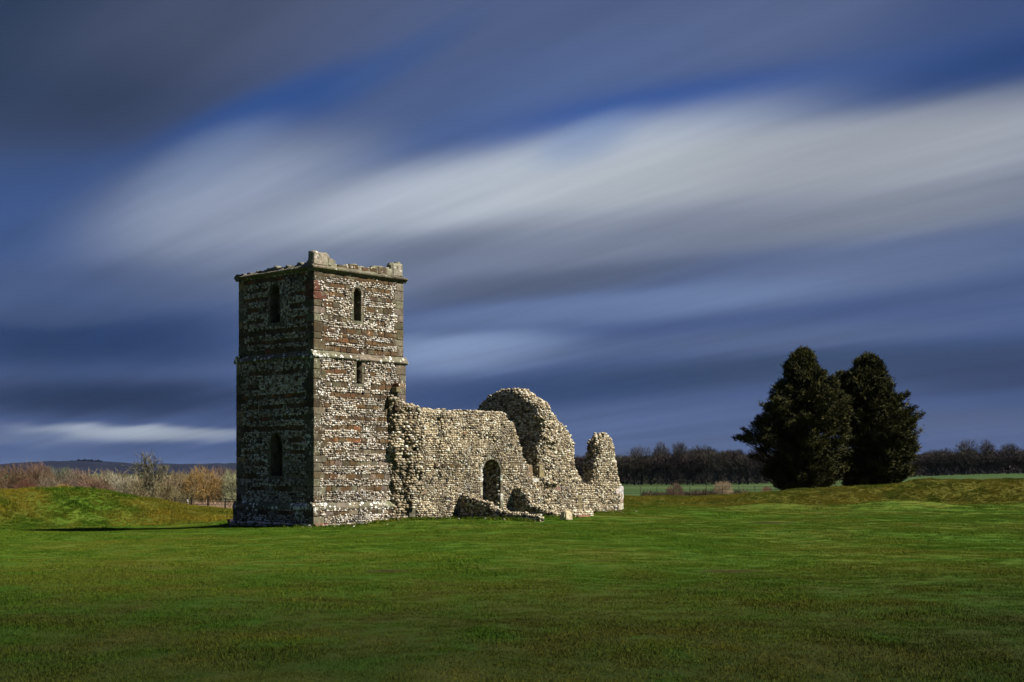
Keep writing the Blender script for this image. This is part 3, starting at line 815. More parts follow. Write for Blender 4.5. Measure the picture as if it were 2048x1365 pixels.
for x, y, w_, h_, c in [(876,931,10,7,BROWN),(890,932,11,7,DBROWN),(903,931,9,6,BROWN),(917,933,10,6,DBROWN),(846,930,10,7,BROWN),(930,867,7,5,(.3,.2,.11)),(945,935,8,6,OLIVE),
                        (1022,928,9,7,BROWN),(1034,930,9,7,(.25,.15,.07)),(1046,932,7,7,TAN),(1060,943,9,24,TAN),(1085,943,13,26,TAN),(1117,977,9,6,(.38,.24,.19)),(1131,977,14,5,(.19,.15,.12)),(1100,976,10,6,(.26,.2,.12)),(910,888,8,5,(.3,.24,.15)),
                        (1146,931,6,5,OLIVE),(843,985,20,9,(.26,.19,.13)),(1075,973,8,5,BROWN)]:
    nblock(x, y, w_, h_, c)
nblock(1071.5,961,13,7,(.7,.66,.6),'sill_stone')
def nin(T, Z): return wn.inside(T, Z) & ~in_rects(T, Z, NB_) & ~door(T, Z, .10)
lay(L, FS, tl-.1, tr+.1, -.2, 5.2, nin, lambda T, Z: wn.qat(T, Z)-.012, rh=.078, wmin=.05, wmax=.17, pal=PAL_N, fill=.95, depth=.045, tintf=lambda T, Z: np.clip(.90+.38*fbm(T*1.3,Z*1.3,8),.4,1.2)[:,None]*np.ones(3))
wn.edge_lumps(L, PAL_N, .10, .9)
L.build('flint_facing', M_FLINT, nave)
# back face flints are coarse: seen only through the opening and from the side
L = Lumps(); FSb = Frame(OO, E, -SN)
lay(L, FSb, tl-.1, tr+.1, -.2, 5.2, lambda T, Z: wn.inside(T, Z) & ~door(T, Z, .0), lambda T, Z: np.full(T.shape, .85-nq+.02), rh=.12, wmin=.12, wmax=.24, pal=PAL_N, depth=.07)
L.build('flint_facing', M_FLINT, nave)
zs = DZT-DW/2; n = 9
for k in range(n):
    a = math.pi*(k+.5)/n; r = DW/2+.13
    block('voussoir', FS, DT+math.cos(a)*r, zs+math.sin(a)*r, nq+.02, .245, .25, .5, jit(GREEN if k % 3 else OLIVE,.18), nave, tilt=a-math.pi/2)
for sgn in (-1,1):
    z = .15
    while z < zs-.05:
        h = min(random.uniform(.2,.42), zs-z); ww = random.uniform(.11,.2)
        block('jamb_stone', FS, DT+sgn*(DW/2+ww/2), z+h/2, nq+.02, ww, h-.012, .5, jit((.62,.60,.55) if random.random() < .35 else GREYST,.15), nave); z += h

# broken rubble where the nave wall meets the tower
stub = empty('rubble_buttress', tuple(FS.pos(5.1,.1,.3)), 'rough broken flint stub rising between the tower and the nave wall', 'rubble wall')
SQ = .20
SP = [(787,1036),(787,1000),(789,960),(786,900),(786,850),(784,812),(782,793),(796,792),(808,797),(812,808),(826,810),(842,817),(842,1036)]
sp = FS.poly(SP, SQ+.1)
def sqf(T, Z): return SQ+.10+.05*(T-4.3)+.16*noise3(T*2.2, Z*1.3, 21)+.09*noise3(T*5, Z*4, 22)
ws_ = Wall(FS, sp[0][0]-.2, sp[-1][0]+.1, -.25, 5.9, lambda T, Z: inpoly(T+.05*noise3(T*5,Z*5,4), Z, sp[:0]+[(sp[0][0],-.3)]+sp[1:-1]+[(sp[-1][0],-.3)]), sqf, .9, cell=.08, rough=.05, rnd=.25, seed=5)
ws_.core('wall', M_MORT, stub)
L = Lumps()
lay(L, FS, sp[0][0]-.2, sp[-1][0]+.1, -.2, 5.9, ws_.inside, lambda T, Z: ws_.qat(T, Z), rh=.10, wmin=.09, wmax=.22, pal=PAL_N, fill=.85, depth=.085, tintf=lambda T, Z: np.clip(.82+.35*fbm(T*1.6,Z*1.6,8),.4,1.1)[:,None]*np.ones(3))
ws_.edge_lumps(L, PAL_N, .13, .9)
L.build('flint_facing', M_FLINT, stub)
for x, y, w_, h_, c in [(797,772,14,9,ORANGE),(780,806,8,14,ORANGE),(788,816,9,12,DBROWN),(778,824,9,14,BROWN),(783,885,10,10,ORANGE),(833,930,8,7,BROWN),(818,1027,12,16,GREEN),(790,780,9,10,TAN)]:
    t, z = FS.px(x, y, SQ); t2, _ = FS.px(x+w_, y, SQ); _, z2 = FS.px(x, y-h_, SQ)
    block('squared_stone', FS, t, z, SQ+.22 if x > 785 else .12, t2-t, z2-z, .45, jit(c,.15), stub)

# ------------------------------------------------------------------ gable wall across the church
TG = 13.55
FG = Frame(OO+SN*nq+E*TG, NN, WN)
gable = empty('gable_wall', tuple(FG.pos(2.2,.1,-.4)), 'tall dark ragged gable wall of flint rising behind the nave wall, lit along its broken top', 'wall')
GP = [(1087,850),(1080,830),(1070,813),(1060,803),(1050,796),(1040,787),(1030,782),(1020,780),(1008,783),(998,786),(986,790),(976,797),(966,806),(957,820),(948,836),(940,850)]
gp = FG.poly(GP)
gp = [(-.0,-.3),(-.0,4.3)]+gp+[(5.4,3.4),(5.8,2.2),(6.0,-.3)]
wg = Wall(FG, -.1, 6.1, -.25, 6.6, lambda T, Z: inpoly(T+.06*noise3(T*5,Z*5,4)+.10*noise3(T*2.2,Z*2.2,6), Z+.09*noise3(T*6,Z*4,9)-.04, gp), 0.0, 1.0, cell=.09, rough=.04, rnd=.14, seed=9)
wg.core('wall', M_MORT, gable)
L = Lumps()
lay(L, FG, -.1, 6.1, -.2, 6.6, wg.inside, lambda T, Z: wg.qat(T, Z)-.005, rh=.10, wmin=.09, wmax=.21, pal=PAL_N, fill=.93, depth=.04)
wg.edge_lumps(L, PAL_N, .11, 1.0)
L.build('flint_facing', M_FLINT, gable)

# ------------------------------------------------------------------ chancel wall and the standing fragment at its east end
cq = .38
FC = Frame(OO+SN*cq, E, SN)
chan = empty('chancel_wall', tuple(FC.pos(18,.2,0)), 'low flint chancel wall ending in a tall pillar-like fragment with white corner stones', 'wall')
CP = [(1146,932),(1153,936),(1158,948),(1163,957),(1168,967),(1176,970),(1186,971),(1190,958),(1193,930),(1197,908),(1201,889),(1207,877),(1214,868),(1220,872),(1226,884),(1230,897),(1232,915),(1236,940),(1238,960),(1241,973),(1246,975)]
cp = FC.poly(CP); ctl, ctr = cp[0][0], cp[-1][0]
cp2 = [(ctl,-.3)]+cp+[(ctr,-.3)]
wc = Wall(FC, ctl-.1, ctr+.1, -.25, 4.6, lambda T, Z: inpoly(T+.04*noise3(T*6,Z*6,4), Z, cp2), 0.0, .85, cell=.08, rough=.04, rnd=.13, seed=14)
wc.core('wall', M_MORT, chan)
CB = []
L = Lumps()
def cblock(x, y, wpx, hpx, rgb, name='corner_stone', q=.03):
    t, z = FC.px(x, y); t2, _ = FC.px(x+wpx, y); _, z2 = FC.px(x, y-hpx); w, h = t2-t, z2-z
    CB.append((t-w/2, t+w/2, z-h/2, z+h/2)); return block(name, FC, t, z, q, w, h, .55, jit(rgb,.08), chan)
cblock(1242,981,9,16,(.72,.70,.64)); cblock(1234,983,8,10,(.60,.57,.50)); cblock(1242.5,998,8,19,(.33,.28,.19)); cblock(1242.5,1013,8,12,(.62,.58,.48)); cblock(1160,1005,9,30,TAN,'squared_stone',.02)
lay(L, FC, ctl-.1, ctr+.1, -.2, 4.6, lambda T, Z: wc.inside(T, Z) & ~in_rects(T, Z, CB), lambda T, Z: wc.qat(T, Z)-.010, rh=.085, wmin=.06, wmax=.18, pal=PAL_N, fill=.96, depth=.05)
wc.edge_lumps(L, PAL_N, .11, 1.0)
# east wall stump going north from the corner, dark inner side
TE = FC.px(1193,960)[0]
FEW = Frame(OO+SN*(cq-.3)+E*(TE-.05), NN, WN)
ew = FEW.poly([(1197,872),(1190,886),(1184,905),(1181,930),(1178,950),(1172,960),(1166,968),(1160,972)])
ew = [(0,-.3),(0,ew[0][1]+.05)]+ew+[(3.2,1.2),(3.4,-.3)]
we_ = Wall(FEW, -.1, 3.6, -.25, 4.6, lambda T, Z: inpoly(T+.05*noise3(T*5,Z*5,4), Z, ew), 0.0, .9, cell=.09, rough=.05, rnd=.22, seed=19)
we_.core('return_wall', M_MORT, chan)
lay(L, FEW, -.1, 3.6, -.2, 4.6, we_.inside, lambda T, Z: we_.qat(T, Z)+.005, rh=.10, wmin=.09, wmax=.21, pal=PAL_N, fill=.95, depth=.065)
we_.edge_lumps(L, PAL_N, .13, 1.0)
L.build('flint_facing', M_FLINT, chan)

# ------------------------------------------------------------------ porch walls
def porch(name, label, tx, pts, thick, seed, length):
    """wall running from the nave wall towards the camera; its west face is in shade"""
    f = Frame(OO+SN*nq+E*tx, SN, WN)              # t runs south
    root = empty(name, tuple(f.pos(1.0, .1, -.2)), label, 'wall')
    pp = [(a_, b_-.09) for a_, b_ in f.poly(pts)]; p2 = [(0,-.35)]+[(0,pp[0][1])]+pp+[(length,-.35)]
    w = Wall(f, -.0, length, -.3, 2.2, lambda T, Z: inpoly(T+.04*noise3(T*5,Z*5,seed), Z+.03*noise3(T*7,Z*3,seed), p2), 0.0, thick, cell=.07, rough=.03, rnd=.10, seed=seed)
    w.core('wall', M_MORT, root); L = Lumps()
    lay(L, f, 0, length, -.25, 2.2, w.inside, lambda T, Z: w.qat(T, Z)-.005, rh=.095, wmin=.09, wmax=.20, pal=PAL_N, fill=.93, depth=.04)
    w.edge_lumps(L, PAL_N, .10, .8); L.build('flint_facing', M_FLINT, root); return f, root
tW_ = FS.px(917,1000,nq)[0]; tE_ = FS.px(1027,1000,nq)[0]
fpw, pwr = porch('porch_wall', 'low dark porch wall left of the doorway, its top falling away to the right', tW_, [(925,987),(938,990),(950,996),(962,1000),(972,1004),(984,1012),(1000,1019),(1015,1022),(1040,1024),(1060,1026),(1080,1030),(1090,1036)], .42, 31, 4.6)
fpe, per_ = porch('porch_wall', 'steep triangular dark stub of porch wall standing right of the doorway', tE_, [(1030,968),(1038,970),(1046,976),(1050,992),(1060,1003),(1072,1010),(1085,1016),(1098,1022),(1112,1026),(1122,1030)], .42, 37, 3.6)
# low broken end walling, block and bricks in front of the porch
def world_on_ground(px, py): return raypt(px, py)
lw = empty('low_wall', (0,0,0), 'knee high remnant of flint walling beside the pale fallen block', 'wall')
x0, y0 = raypt(1152,1035); x1, y1 = raypt(1186,1032)
dv = np.array([x1-x0, y1-y0]); ln = np.linalg.norm(dv); dv /= ln
fl = Frame((x0,y0), dv, (dv[1],-dv[0])); g0 = g1((x0+x1)/2,(y0+y1)/2)
wl = Wall(fl, -.3, ln+.0, g0-.15, g0+.40, lambda T, Z: Z < g0+.24+.05*noise3(T*5,2,3), 0.0, .5, cell=.06, rough=.03, rnd=.10, seed=41)
wl.core('wall', M_MORT, lw); L = Lumps()
lay(L, fl, -.3, ln, g0-.1, g0+.3, wl.inside, lambda T, Z: wl.qat(T, Z), rh=.09, wmin=.08, wmax=.18, pal=PAL_N, depth=.06); wl.edge_lumps(L, PAL_N, .12, 1.0)
L.build('flint_facing', M_FLINT, lw)
for k in range(5): block('brick', fl, -.15+.225*k, g0+.02, .26, .215, .075, .11, jit((.34,.15,.09),.2), lw)
# pale fallen block
bx, by = raypt(1132,1040); fb = Frame((bx,by), (.96,.28), (.28,-.96))
fbk = empty('stone_block', (bx,by,g1(bx,by)), 'pale cream block of dressed stone lying on the grass before the porch', 'stone')
def boulder(name, c, sx_, sy_, sz_, rgb, parent, seed):
    bm = [];
    import bmesh
    b = bmesh.new(); bmesh.ops.create_cube(b, size=1.0); bmesh.ops.bevel(b, geom=b.edges[:], offset=.12, segments=2, affect='EDGES')
    bmesh.ops.subdivide_edges(b, edges=b.edges[:], cuts=1, use_grid_fill=True)
    r = np.random.default_rng(seed)
    V = np.array([v.co[:] for v in b.verts]); V = V*(1+.10*noise3(V[:,0]*2.5+seed, V[:,1]*2.5, V[:,2]*2.5)[:,None])
    V[:,0] *= 1-.18*(V[:,2]); V = V*np.array([sx_,sy_,sz_]); ca_, sa_ = math.cos(.75), math.sin(.75); V = np.stack([V[:,0]*ca_-V[:,1]*sa_, V[:,0]*sa_+V[:,1]*ca_, V[:,2]], -1); fc = [tuple(v.index for v in f.verts) for f in b.faces]; b.free()
    o = mk(name, V+np.array(c), fc, M_STONE, parent, smooth=False); o.color = (*rgb,1); return o
boulder('block_body', (bx,by,g1(bx,by)+.17), .46,.36,.42, (.72,.62,.42), fbk, 3).data.materials[0] = M_CLEAN
# loose stones by the tower
k = 0
for px, py, s, rgb, lab in [(466,1046,.34,(.07,.04,.03),'dark brown lump of fallen stone at the far left foot of the tower'),(598,1052,.20,(.30,.27,.2),'small flat stone lying in front of the dark side of the tower'),(611,1050,.17,(.22,.2,.15),'smaller round stone close to the near corner of the tower')]:
    x_, y_ = raypt(px, py); r_ = boulder('loose_stone', (x_, y_, g1(x_,y_)+s*.2), s*1.3, s, s*.6, rgb, None, 5+k); tag(r_, lab, 'stone'); k += 1
    # top-level mesh keeps its world coordinates

# ------------------------------------------------------------------ vegetation builders
def ribbons(P0, P1, W0, W1, three=False):
    """tapered strips (two crossed triangles' worth) between points, numpy"""
    P0, P1 = np.asarray(P0), np.asarray(P1); n = len(P0); d = P1-P0; L_ = np.linalg.norm(d,axis=1,keepdims=True)+1e-9; d = d/L_
    r = rng.normal(size=(n,3)); s = np.cross(d, r); s /= np.linalg.norm(s,axis=1,keepdims=True)+1e-9
    W0 = np.broadcast_to(np.asarray(W0,float),(n,))[:,None]; W1 = np.broadcast_to(np.asarray(W1,float),(n,))[:,None]
    if not three:
        V = np.stack([P0-s*W0, P0+s*W0, P1+s*W1, P1-s*W1],1).reshape(-1,3)
        return V, np.arange(n*4).reshape(n,4)
    u = np.cross(d, s); V = []
    for P_, W_ in ((P0,W0),(P1,W1)):
        for a in (0, 2.094, 4.189): V.append(P_+(s*math.cos(a)+u*math.sin(a))*W_)
    V = np.stack(V,1).reshape(-1,3); b = np.arange(n)[:,None]*6
    Q = np.concatenate([b+np.array([0,1,4,3]), b+np.array([1,2,5,4]), b+np.array([2,0,3,5])])
    return V, Q
def join(parts):
    V = []; Q = []; b = 0
    for v, q in parts: V.append(v); Q.append(q+b); b += len(v)
    return np.concatenate(V), np.concatenate(Q)
def bare_tree(seed, h=6.0, spread=2.6, trunk=.28, stems=1, twig=.012, fine=5, up=.55, clear=.22):
    """bare winter tree/bush around the origin; returns (wood V,Q), (twig V,Q)"""
    r = np.random.default_rng(seed); big = []; tw = []
    def unit(v): return v/(np.linalg.norm(v)+1e-9)
    def br(p, d, L_, rad, lvl):
        nseg = 3; pts = [p]
        for k in range(nseg):
            d = unit(d+r.normal(size=3)*.17+np.array([0,0,up*.16])); p = p+d*L_/nseg; pts.append(p)
        for k in range(nseg):
            r0 = rad*(1-k/nseg*.5); r1 = rad*(1-(k+1)/nseg*.5); (big if lvl < 3 else tw).append((pts[k], pts[k+1], r0, r1))
        if lvl >= 4: return
        nch = {0:6,1:5,2:5,3:fine}[lvl]
        for c in range(nch):
            f = 1.0 if c == 0 else r.uniform(.35 if lvl else max(.35,clear*2.2), 1.0); i = min(int(f*nseg), nseg-1); a = pts[i]+(pts[i+1]-pts[i])*(f*nseg-i)
            side = unit(r.normal(size=3)); side = unit(side-d*np.dot(side,d)); ang = r.uniform(.45,1.0) if c else .2
            nd = unit(d*math.cos(ang)+side*math.sin(ang)+np.array([0,0,.10]))
            br(a, nd, L_*r.uniform(.52,.80), max(rad*.52, twig), lvl+1)
    for s_ in range(stems):
        a = r.uniform(0,6.28); tilt = 0 if stems == 1 else r.uniform(.1,.75)
        d = np.array([math.cos(a)*math.sin(tilt), math.sin(a)*math.sin(tilt), math.cos(tilt)])
        br(np.array([math.cos(a)*.15*(stems > 1), math.sin(a)*.15*(stems > 1), -.1]), d, h*.42, trunk if stems == 1 else trunk*.5, 0 if stems == 1 else 1)
    B = [np.array([b[i] for b in big]) for i in range(4)]; T = [np.array([b[i] for b in tw]) for i in range(4)]
    wv, wq = ribbons(B[0],B[1],B[2],B[3],True); tv, tq = ribbons(T[0],T[1],np.maximum(T[2],twig),np.maximum(T[3],twig*.7))
    allv = np.concatenate([wv,tv]); zt = np.percentile(allv[:,2],99.7); rx = np.percentile(np.abs(allv[:,:2]),98.5)
    S_ = np.array([spread/rx, spread/rx, h/zt])
    return (wv*S_, wq), (tv*S_, tq)
def dome_tree(seed, h, spread, c0=.3, n=2600, trunk=.2, twig=.02, stems=1, lim=26, tl=.16):
    """bare tree with a rounded crown of fine twigs carried on limbs; c0 = height where the crown starts"""
    r = np.random.default_rng(seed); zc_ = h*(1+c0)/2; rz = h*(1-c0)/2
    u = r.normal(size=(n,3)); u /= np.linalg.norm(u,axis=1,keepdims=True); rr = r.random(n)**.42
    lobes = 1+.26*fbm(u[:,0]*1.7+seed, u[:,1]*1.7, u[:,2]*1.7, 3)
    p = u*rr[:,None]*lobes[:,None]*np.array([spread,spread,rz])*.93
    gap = fbm(p[:,0]/spread*3.5+seed, p[:,1]/spread*3.5, p[:,2]/spread*3.5, 2) > -.42; p = p[gap]; u = u[gap]
    d = u*.9+r.normal(size=u.shape)*.42+np.array([0,0,.35]); d /= np.linalg.norm(d,axis=1,keepdims=True)
    L_ = tl*h*r.uniform(.4,1.0,len(p))[:,None]; p = p+np.array([0,0,zc_]); a = p-d*L_*.6; b = p+d*L_*.4
    a[:,2] = np.maximum(a[:,2], .02*h)
    tv, tq = ribbons(a, b, twig, twig*.35)
    P0, P1, R0, R1 = [], [], [], []
    for s_ in range(stems):
        ang = r.uniform(0,6.28); x0 = np.array([math.cos(ang), math.sin(ang), 0])*(.12*spread if stems > 1 else 0); q = x0+np.array([0,0,-.2]); top = np.array([r.normal()*.12*spread, r.normal()*.12*spread, h*.80])+x0*4
        pts = [q+(top-q)*k/5+np.array([r.normal(),r.normal(),0])*.03*spread*(k > 0) for k in range(6)]
        for k in range(5): P0.append(pts[k]); P1.append(pts[k+1]); R0.append(trunk*(1-k*.18)); R1.append(trunk*(1-(k+1)*.18))
        for l_ in range(lim//stems):
            e = p[r.integers(len(p))]; k = min(4, max(1, int(5*(e[2]/h-.25)))); s0 = pts[k]; m = (s0+e)/2+np.array([0,0,-.04*h])+r.normal(size=3)*.03*h
            P0 += [s0, m]; P1 += [m, e]; R0 += [trunk*.34, trunk*.2]; R1 += [trunk*.2, twig]
    return ribbons(np.array(P0), np.array(P1), np.array(R0), np.array(R1), True), (tv, tq)
def mesh_of(name, vq, mat):
    o = mk(name, vq[0], vq[1], mat); me = o.data; bpy.data.objects.remove(o); return me
LIB = {}
def lib(key, **kw):
    w_, t_ = dome_tree(**kw) if 'c0' in kw else bare_tree(**kw); LIB[key] = (mesh_of('branches', w_, M_TWIG), mesh_of('twigs', t_, M_TWIG), kw['h'], kw['spread'])
for k in range(5): lib(('bush',k), seed=50+k, h=4.0, spread=2.6, c0=.0, n=5200, stems=6, trunk=.06, twig=.016, lim=36, tl=.17)
for k in range(3): lib(('tree',k), seed=70+k, h=6.0, spread=2.8, c0=.22, n=4200, trunk=.13, twig=.014, lim=44, tl=.15)
lib(('open',0), seed=71, h=6.0, spread=2.8, stems=1, trunk=.15, twig=.020, fine=6, up=.35)
for k in range(6): lib(('wood',k), seed=90+k, h=13.0, spread=4.6, c0=.30+.06*(k % 3), n=2600, trunk=.30, twig=.045, lim=30, tl=.13)
def put_tree(name, key, x, y, z, h, spread, rgb, rgb2, label, cat, group=None, rot=None):
    a, b, h0, s0 = LIB[key]; root = empty(name, (x,y,z), label, cat, group)
    root.rotation_euler = (0,0,random.uniform(0,6.28) if rot is None else rot); root.scale = (spread/s0, spread/s0, h/h0)
    for nm, me, c in (('trunk' if key[0] != 'bush' else 'stems', a, rgb2),('crown', b, rgb)):
        o = bpy.data.objects.new(nm, me); COL.objects.link(o); o.parent = root; o.color = (*c,1)
    return root
def by_px(px, Y): return (px-HX)/F*Y
# left thicket beyond the bank
PALE = (.34,.31,.20); OLV = (.20,.20,.10); RUST = (.19,.115,.055); TANB = (.33,.205,.07); GREYB = (.22,.18,.13); REDB = (.17,.075,.05); DARKB = (.08,.06,.04); PINK = (.24,.15,.095)
TH = [ # px, top y, half width px, depth, key, twig colour, wood colour, label
 (310,904,40,108,('open',0),(.13,.12,.07),(.20,.19,.13),'tall open bare tree with pale branches standing above the bushes left of the tower','tree'),
 (404,930,44,112,('bush',0),TANB,(.30,.24,.09),'rounded orange-tan bare bush between the tall bare tree and the tower','bush'),
 (360,948,34,116,('bush',1),(.24,.18,.10),DARKB,'brown bare bush between the tall bare tree and the orange-tan bush','bush'),
 (468,942,34,113,('bush',2),(.30,.30,.17),(.25,.26,.15),'pale olive bare bush touching the left edge of the tower','bush'),
 (438,938,32,128,('bush',4),(.24,.16,.12),GREYB,'dull brown bush behind the orange-tan one near the tower','bush'),
 (282,955,36,110,('bush',1),(.22,.18,.10),DARKB,'dark brown bush at the foot of the tall bare tree on its left','bush'),
 (245,944,34,118,('bush',2),(.34,.31,.22),PALE,'whitish grey bush left of the tall bare tree, one bush along','bush'),
 (222,943,30,126,('bush',0),PALE,PALE,'pale straw coloured bush above the right shoulder of the grassy bank','bush'),
 (192,950,36,114,('bush',3),PINK,REDB,'pinkish brown bush above the highest part of the bank','bush'),
 (155,934,30,122,('tree',1),(.24,.16,.12),(.36,.32,.24),'slim bare tree with a pale trunk above the green part of the bank','tree'),
 (135,932,22,132,('tree',2),(.10,.14,.06),DARKB,'greenish ivy-clad tree left of the slim bare tree','tree'),
 (108,935,30,130,('tree',0),(.20,.21,.14),GREYB,'grey-green bare tree between the big reddish tree and the ivy-clad tree','tree'),
 (70,925,40,120,('tree',1),(.185,.11,.065),(.30,.24,.17),'big reddish brown bare tree second from the left edge of the photo','tree'),
 (22,932,40,118,('tree',2),(.17,.105,.06),GREYB,'broad brown bare tree at the left edge of the photo','tree'),
 (50,960,26,108,('bush',0),REDB,REDB,'low crimson-brown bush under the big reddish brown tree','bush'),
 (128,965,24,108,('bush',1),TANB,DARKB,'small tan bush just showing over the bank crest','bush'),
 (95,958,26,112,('bush',2),(.25,.2,.13),GREYB,'low grey-brown bush right of the crimson-brown bush','bush'),
 (330,958,30,104,('bush',3),(.25,.21,.10),DARKB,'olive-brown bush at the right foot of the tall bare tree','bush'),
 (200,943,24,150,('tree',0),(.12,.15,.07),DARKB,'dark greenish tree behind the pinkish brown bush','tree'),
 (268,950,24,135,('tree',2),PALE,PALE,'thin whitish tree behind the bushes left of the tall bare tree','tree'),
 (-30,935,40,122,('tree',0),RUST,GREYB,'rusty bare tree cut by the left edge of the photo','tree'),
 (500,945,36,122,('bush',1),PALE,PALE,'pale bush half hidden behind the dark side of the tower','bush'),
]
for px, ty, hw, Y, key, c, c2, lab, cat in TH:
    X = by_px(px, Y); gz = -.9; h = (CAMZ+(HY-ty)/F*Y)-gz
    put_tree('bare_bush' if cat == 'bush' else 'bare_tree', key, X, Y, gz, h*random.uniform(.94,1.12), hw/F*Y*1.12, c, c2, lab, cat)
# background hedge of brush filling the thicket (uncountable)
def brush(name, path, Yr, h0, h1, n, rgb, label, cat, zf, w=.014, top=None):
    P0, P1 = [], []
    t = rng.random(n); xs = np.interp(t, np.linspace(0,1,len(path)), [p[0] for p in path]); ys = np.interp(t, np.linspace(0,1,len(path)), [p[1] for p in path])+rng.uniform(-Yr,Yr,n)
    hh = rng.uniform(h0,h1,n)*(1+.35*noise3(xs*.45, ys*.3, 3)); zz = zf(xs, ys); k = rng.random(n)
    p0 = np.stack([xs, ys, zz+hh*k*.8], -1); d = rng.normal(size=(n,3))*np.array([.45,.45,.3])+np.array([0,0,.6])
    d /= np.linalg.norm(d,axis=1,keepdims=True); L_ = rng.uniform(.35,1.0,n)[:,None]*np.clip(hh,.3,2)[:,None]*.55
    v, q = ribbons(p0, p0+d*L_, w, w*.4); o = mk(name, v, q, M_TWIG); o.color = (*rgb,1); tag(o, label, cat, kind='stuff'); return o
brush('thicket', [(by_px(-60,134),134),(by_px(640,134),134)], 12, 1.6, 3.2, 42000, (.20,.15,.09), 'tangled brown winter scrub filling the gaps between the bushes left of the tower', 'scrub', lambda x, y: np.full(x.shape,-1.0), w=.028)
brush('bramble', [(by_px(225,99),99),(by_px(370,104),104)], 3, .5, 1.5, 16000, (.16,.13,.06), 'dark bramble and bracken low behind the right slope of the bank', 'brambles', lambda x, y: np.full(x.shape,-.85), w=.016)
brush('reed', [(by_px(375,107),107),(by_px(500,107),107)], 3, .25, .7, 9000, (.36,.25,.17), 'pinkish pale dead grass beside the wire fence left of the tower', 'dead grass', lambda x, y: np.full(x.shape,-.85), w=.012)

# left fence: dark posts, rails and wire; one white post
fa = np.array([by_px(350,101),101.0]); fb_ = np.array([by_px(520,97),97.0])
fence = empty('wire_fence', (fa[0],fa[1],-.9), 'thin dark wire fence with slim posts beyond the bank left of the tower', 'fence')
def bar(name, p0, p1, w, mat, parent, rgb=(1,1,1)):
    v, q = ribbons(np.array([p0],float), np.array([p1],float), w, w, True); o = mk(name, v, q, mat, parent); o.color = (*rgb,1); return o
npst = 6
for k in range(npst):
    p = fa+(fb_-fa)*k/(npst-1); bar('post', (*p,-1.0), (*p,.32), .065, M_IRON, fence, (.8,.6,.6))
for zz in (-.45,-.2,.05,.2): bar('wire', (*fa,zz), (*fb_,zz), .018, M_IRON, fence)
wx = by_px(378,100); wp = empty('marker_post', (wx,99.6,-.9), 'short white marker post with a dark band at the left end of the wire fence', 'post')
bar('post', (wx,99.6,-1.0), (wx,99.6,.18), .05, M_PLAIN, wp); bar('band', (wx,99.58,-.12), (wx,99.58,0.0), .062, M_IRON, wp)

# ------------------------------------------------------------------ right: fence, bushes, wood
RY = 150.0
ra = np.array([by_px(1180,RY),RY]); rb = np.array([by_px(1700,RY+6),RY+6])
rf = empty('estate_fence', (ra[0],ra[1],-.85), 'long low black iron estate fence across the green field left of the yews', 'fence')
nf = 17
for k in range(nf):
    p = ra+(rb-ra)*k/(nf-1); bar('post', (*p,-1.0), (*p,.62), .035, M_IRON, rf)
for zz in (.58,.2,-.15,-.5): bar('rail', (*ra,zz), (*rb,zz), .022, M_IRON, rf)
for px, ty, hw, Y, key, c, c2, lab in [
  (1350,964,19,156,('bush',0),(.22,.13,.085),DARKB,'dark reddish brown bush by the iron fence, nearest the ruin'),
  (1447,961,22,158,('bush',2),(.42,.31,.19),(.36,.30,.2),'pale straw coloured rounded bush by the iron fence'),
  (1533,972,15,156,('bush',1),(.26,.14,.09),DARKB,'low reddish bush beside the foot of the left yew')]:
    gz = -1.0; put_tree('bare_bush', key, by_px(px,Y), Y, gz, (CAMZ+(HY-ty)/F*Y)-gz, hw/F*Y*1.1, c, c2, lab, 'bush')
brush('hedge', [(by_px(1285,160),160),(by_px(1500,160),160)], 1.5, .4, 1.1, 9000, (.075,.05,.03), 'low dark brown hedge behind the iron fence', 'hedge', lambda x, y: np.full(x.shape,-1.0), w=.03)
# wood: emergent crowns first
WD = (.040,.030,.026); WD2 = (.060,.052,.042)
EM = [(1278,902,26,'rounded'),(1322,895,19,'tall round-headed'),(1360,893,17,'tall open'),(1392,899,16,'leaning'),(1412,900,20,'broad'),(1478,906,14,'low'),(1932,889,21,'tallest round'),(1973,891,17,'domed'),(2020,896,17,'narrow dark'),(1890,905,16,'small')]
LABEM = ['bare tree with a low rounded crown above the wood, nearest the ruin','tall round-headed bare tree above the wood, right of the low rounded one','tall open bare tree with a visible trunk above the wood','slender bare tree joined to the right of the tall open one','broad bare crown on the descending part of the wood before the yews','small bare crown nearest the left yew on the skyline','tallest round bare tree above the wood right of the yews','domed bare tree next right of the tallest round one','narrow dark bare tree near the right edge of the photo','small bare tree between the yews and the tallest round tree']
for i, (px, ty, hw, _) in enumerate(EM):
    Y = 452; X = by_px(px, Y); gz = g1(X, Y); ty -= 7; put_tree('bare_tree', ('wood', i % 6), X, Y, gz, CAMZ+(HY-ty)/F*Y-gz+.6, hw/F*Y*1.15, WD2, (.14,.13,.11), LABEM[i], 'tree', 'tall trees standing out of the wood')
i = 0
px = 1120
while px < 2130:
    for row, Y in enumerate((440,470,500)):
        x_ = px+random.uniform(-9,9)+row*8; ty = np.interp(x_, [1120,1260,1400,1500,1840,2060,2130],[912,910,902,905,905,901,901])+random.uniform(-7,6)+(4 if row == 0 else 0)
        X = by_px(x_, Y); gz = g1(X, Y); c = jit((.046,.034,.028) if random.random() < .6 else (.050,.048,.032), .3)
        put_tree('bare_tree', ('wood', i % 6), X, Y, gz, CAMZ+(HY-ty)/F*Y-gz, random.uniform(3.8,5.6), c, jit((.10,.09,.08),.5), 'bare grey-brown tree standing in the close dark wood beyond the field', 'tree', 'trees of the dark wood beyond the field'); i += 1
    px += 21
print('wood trees', i)
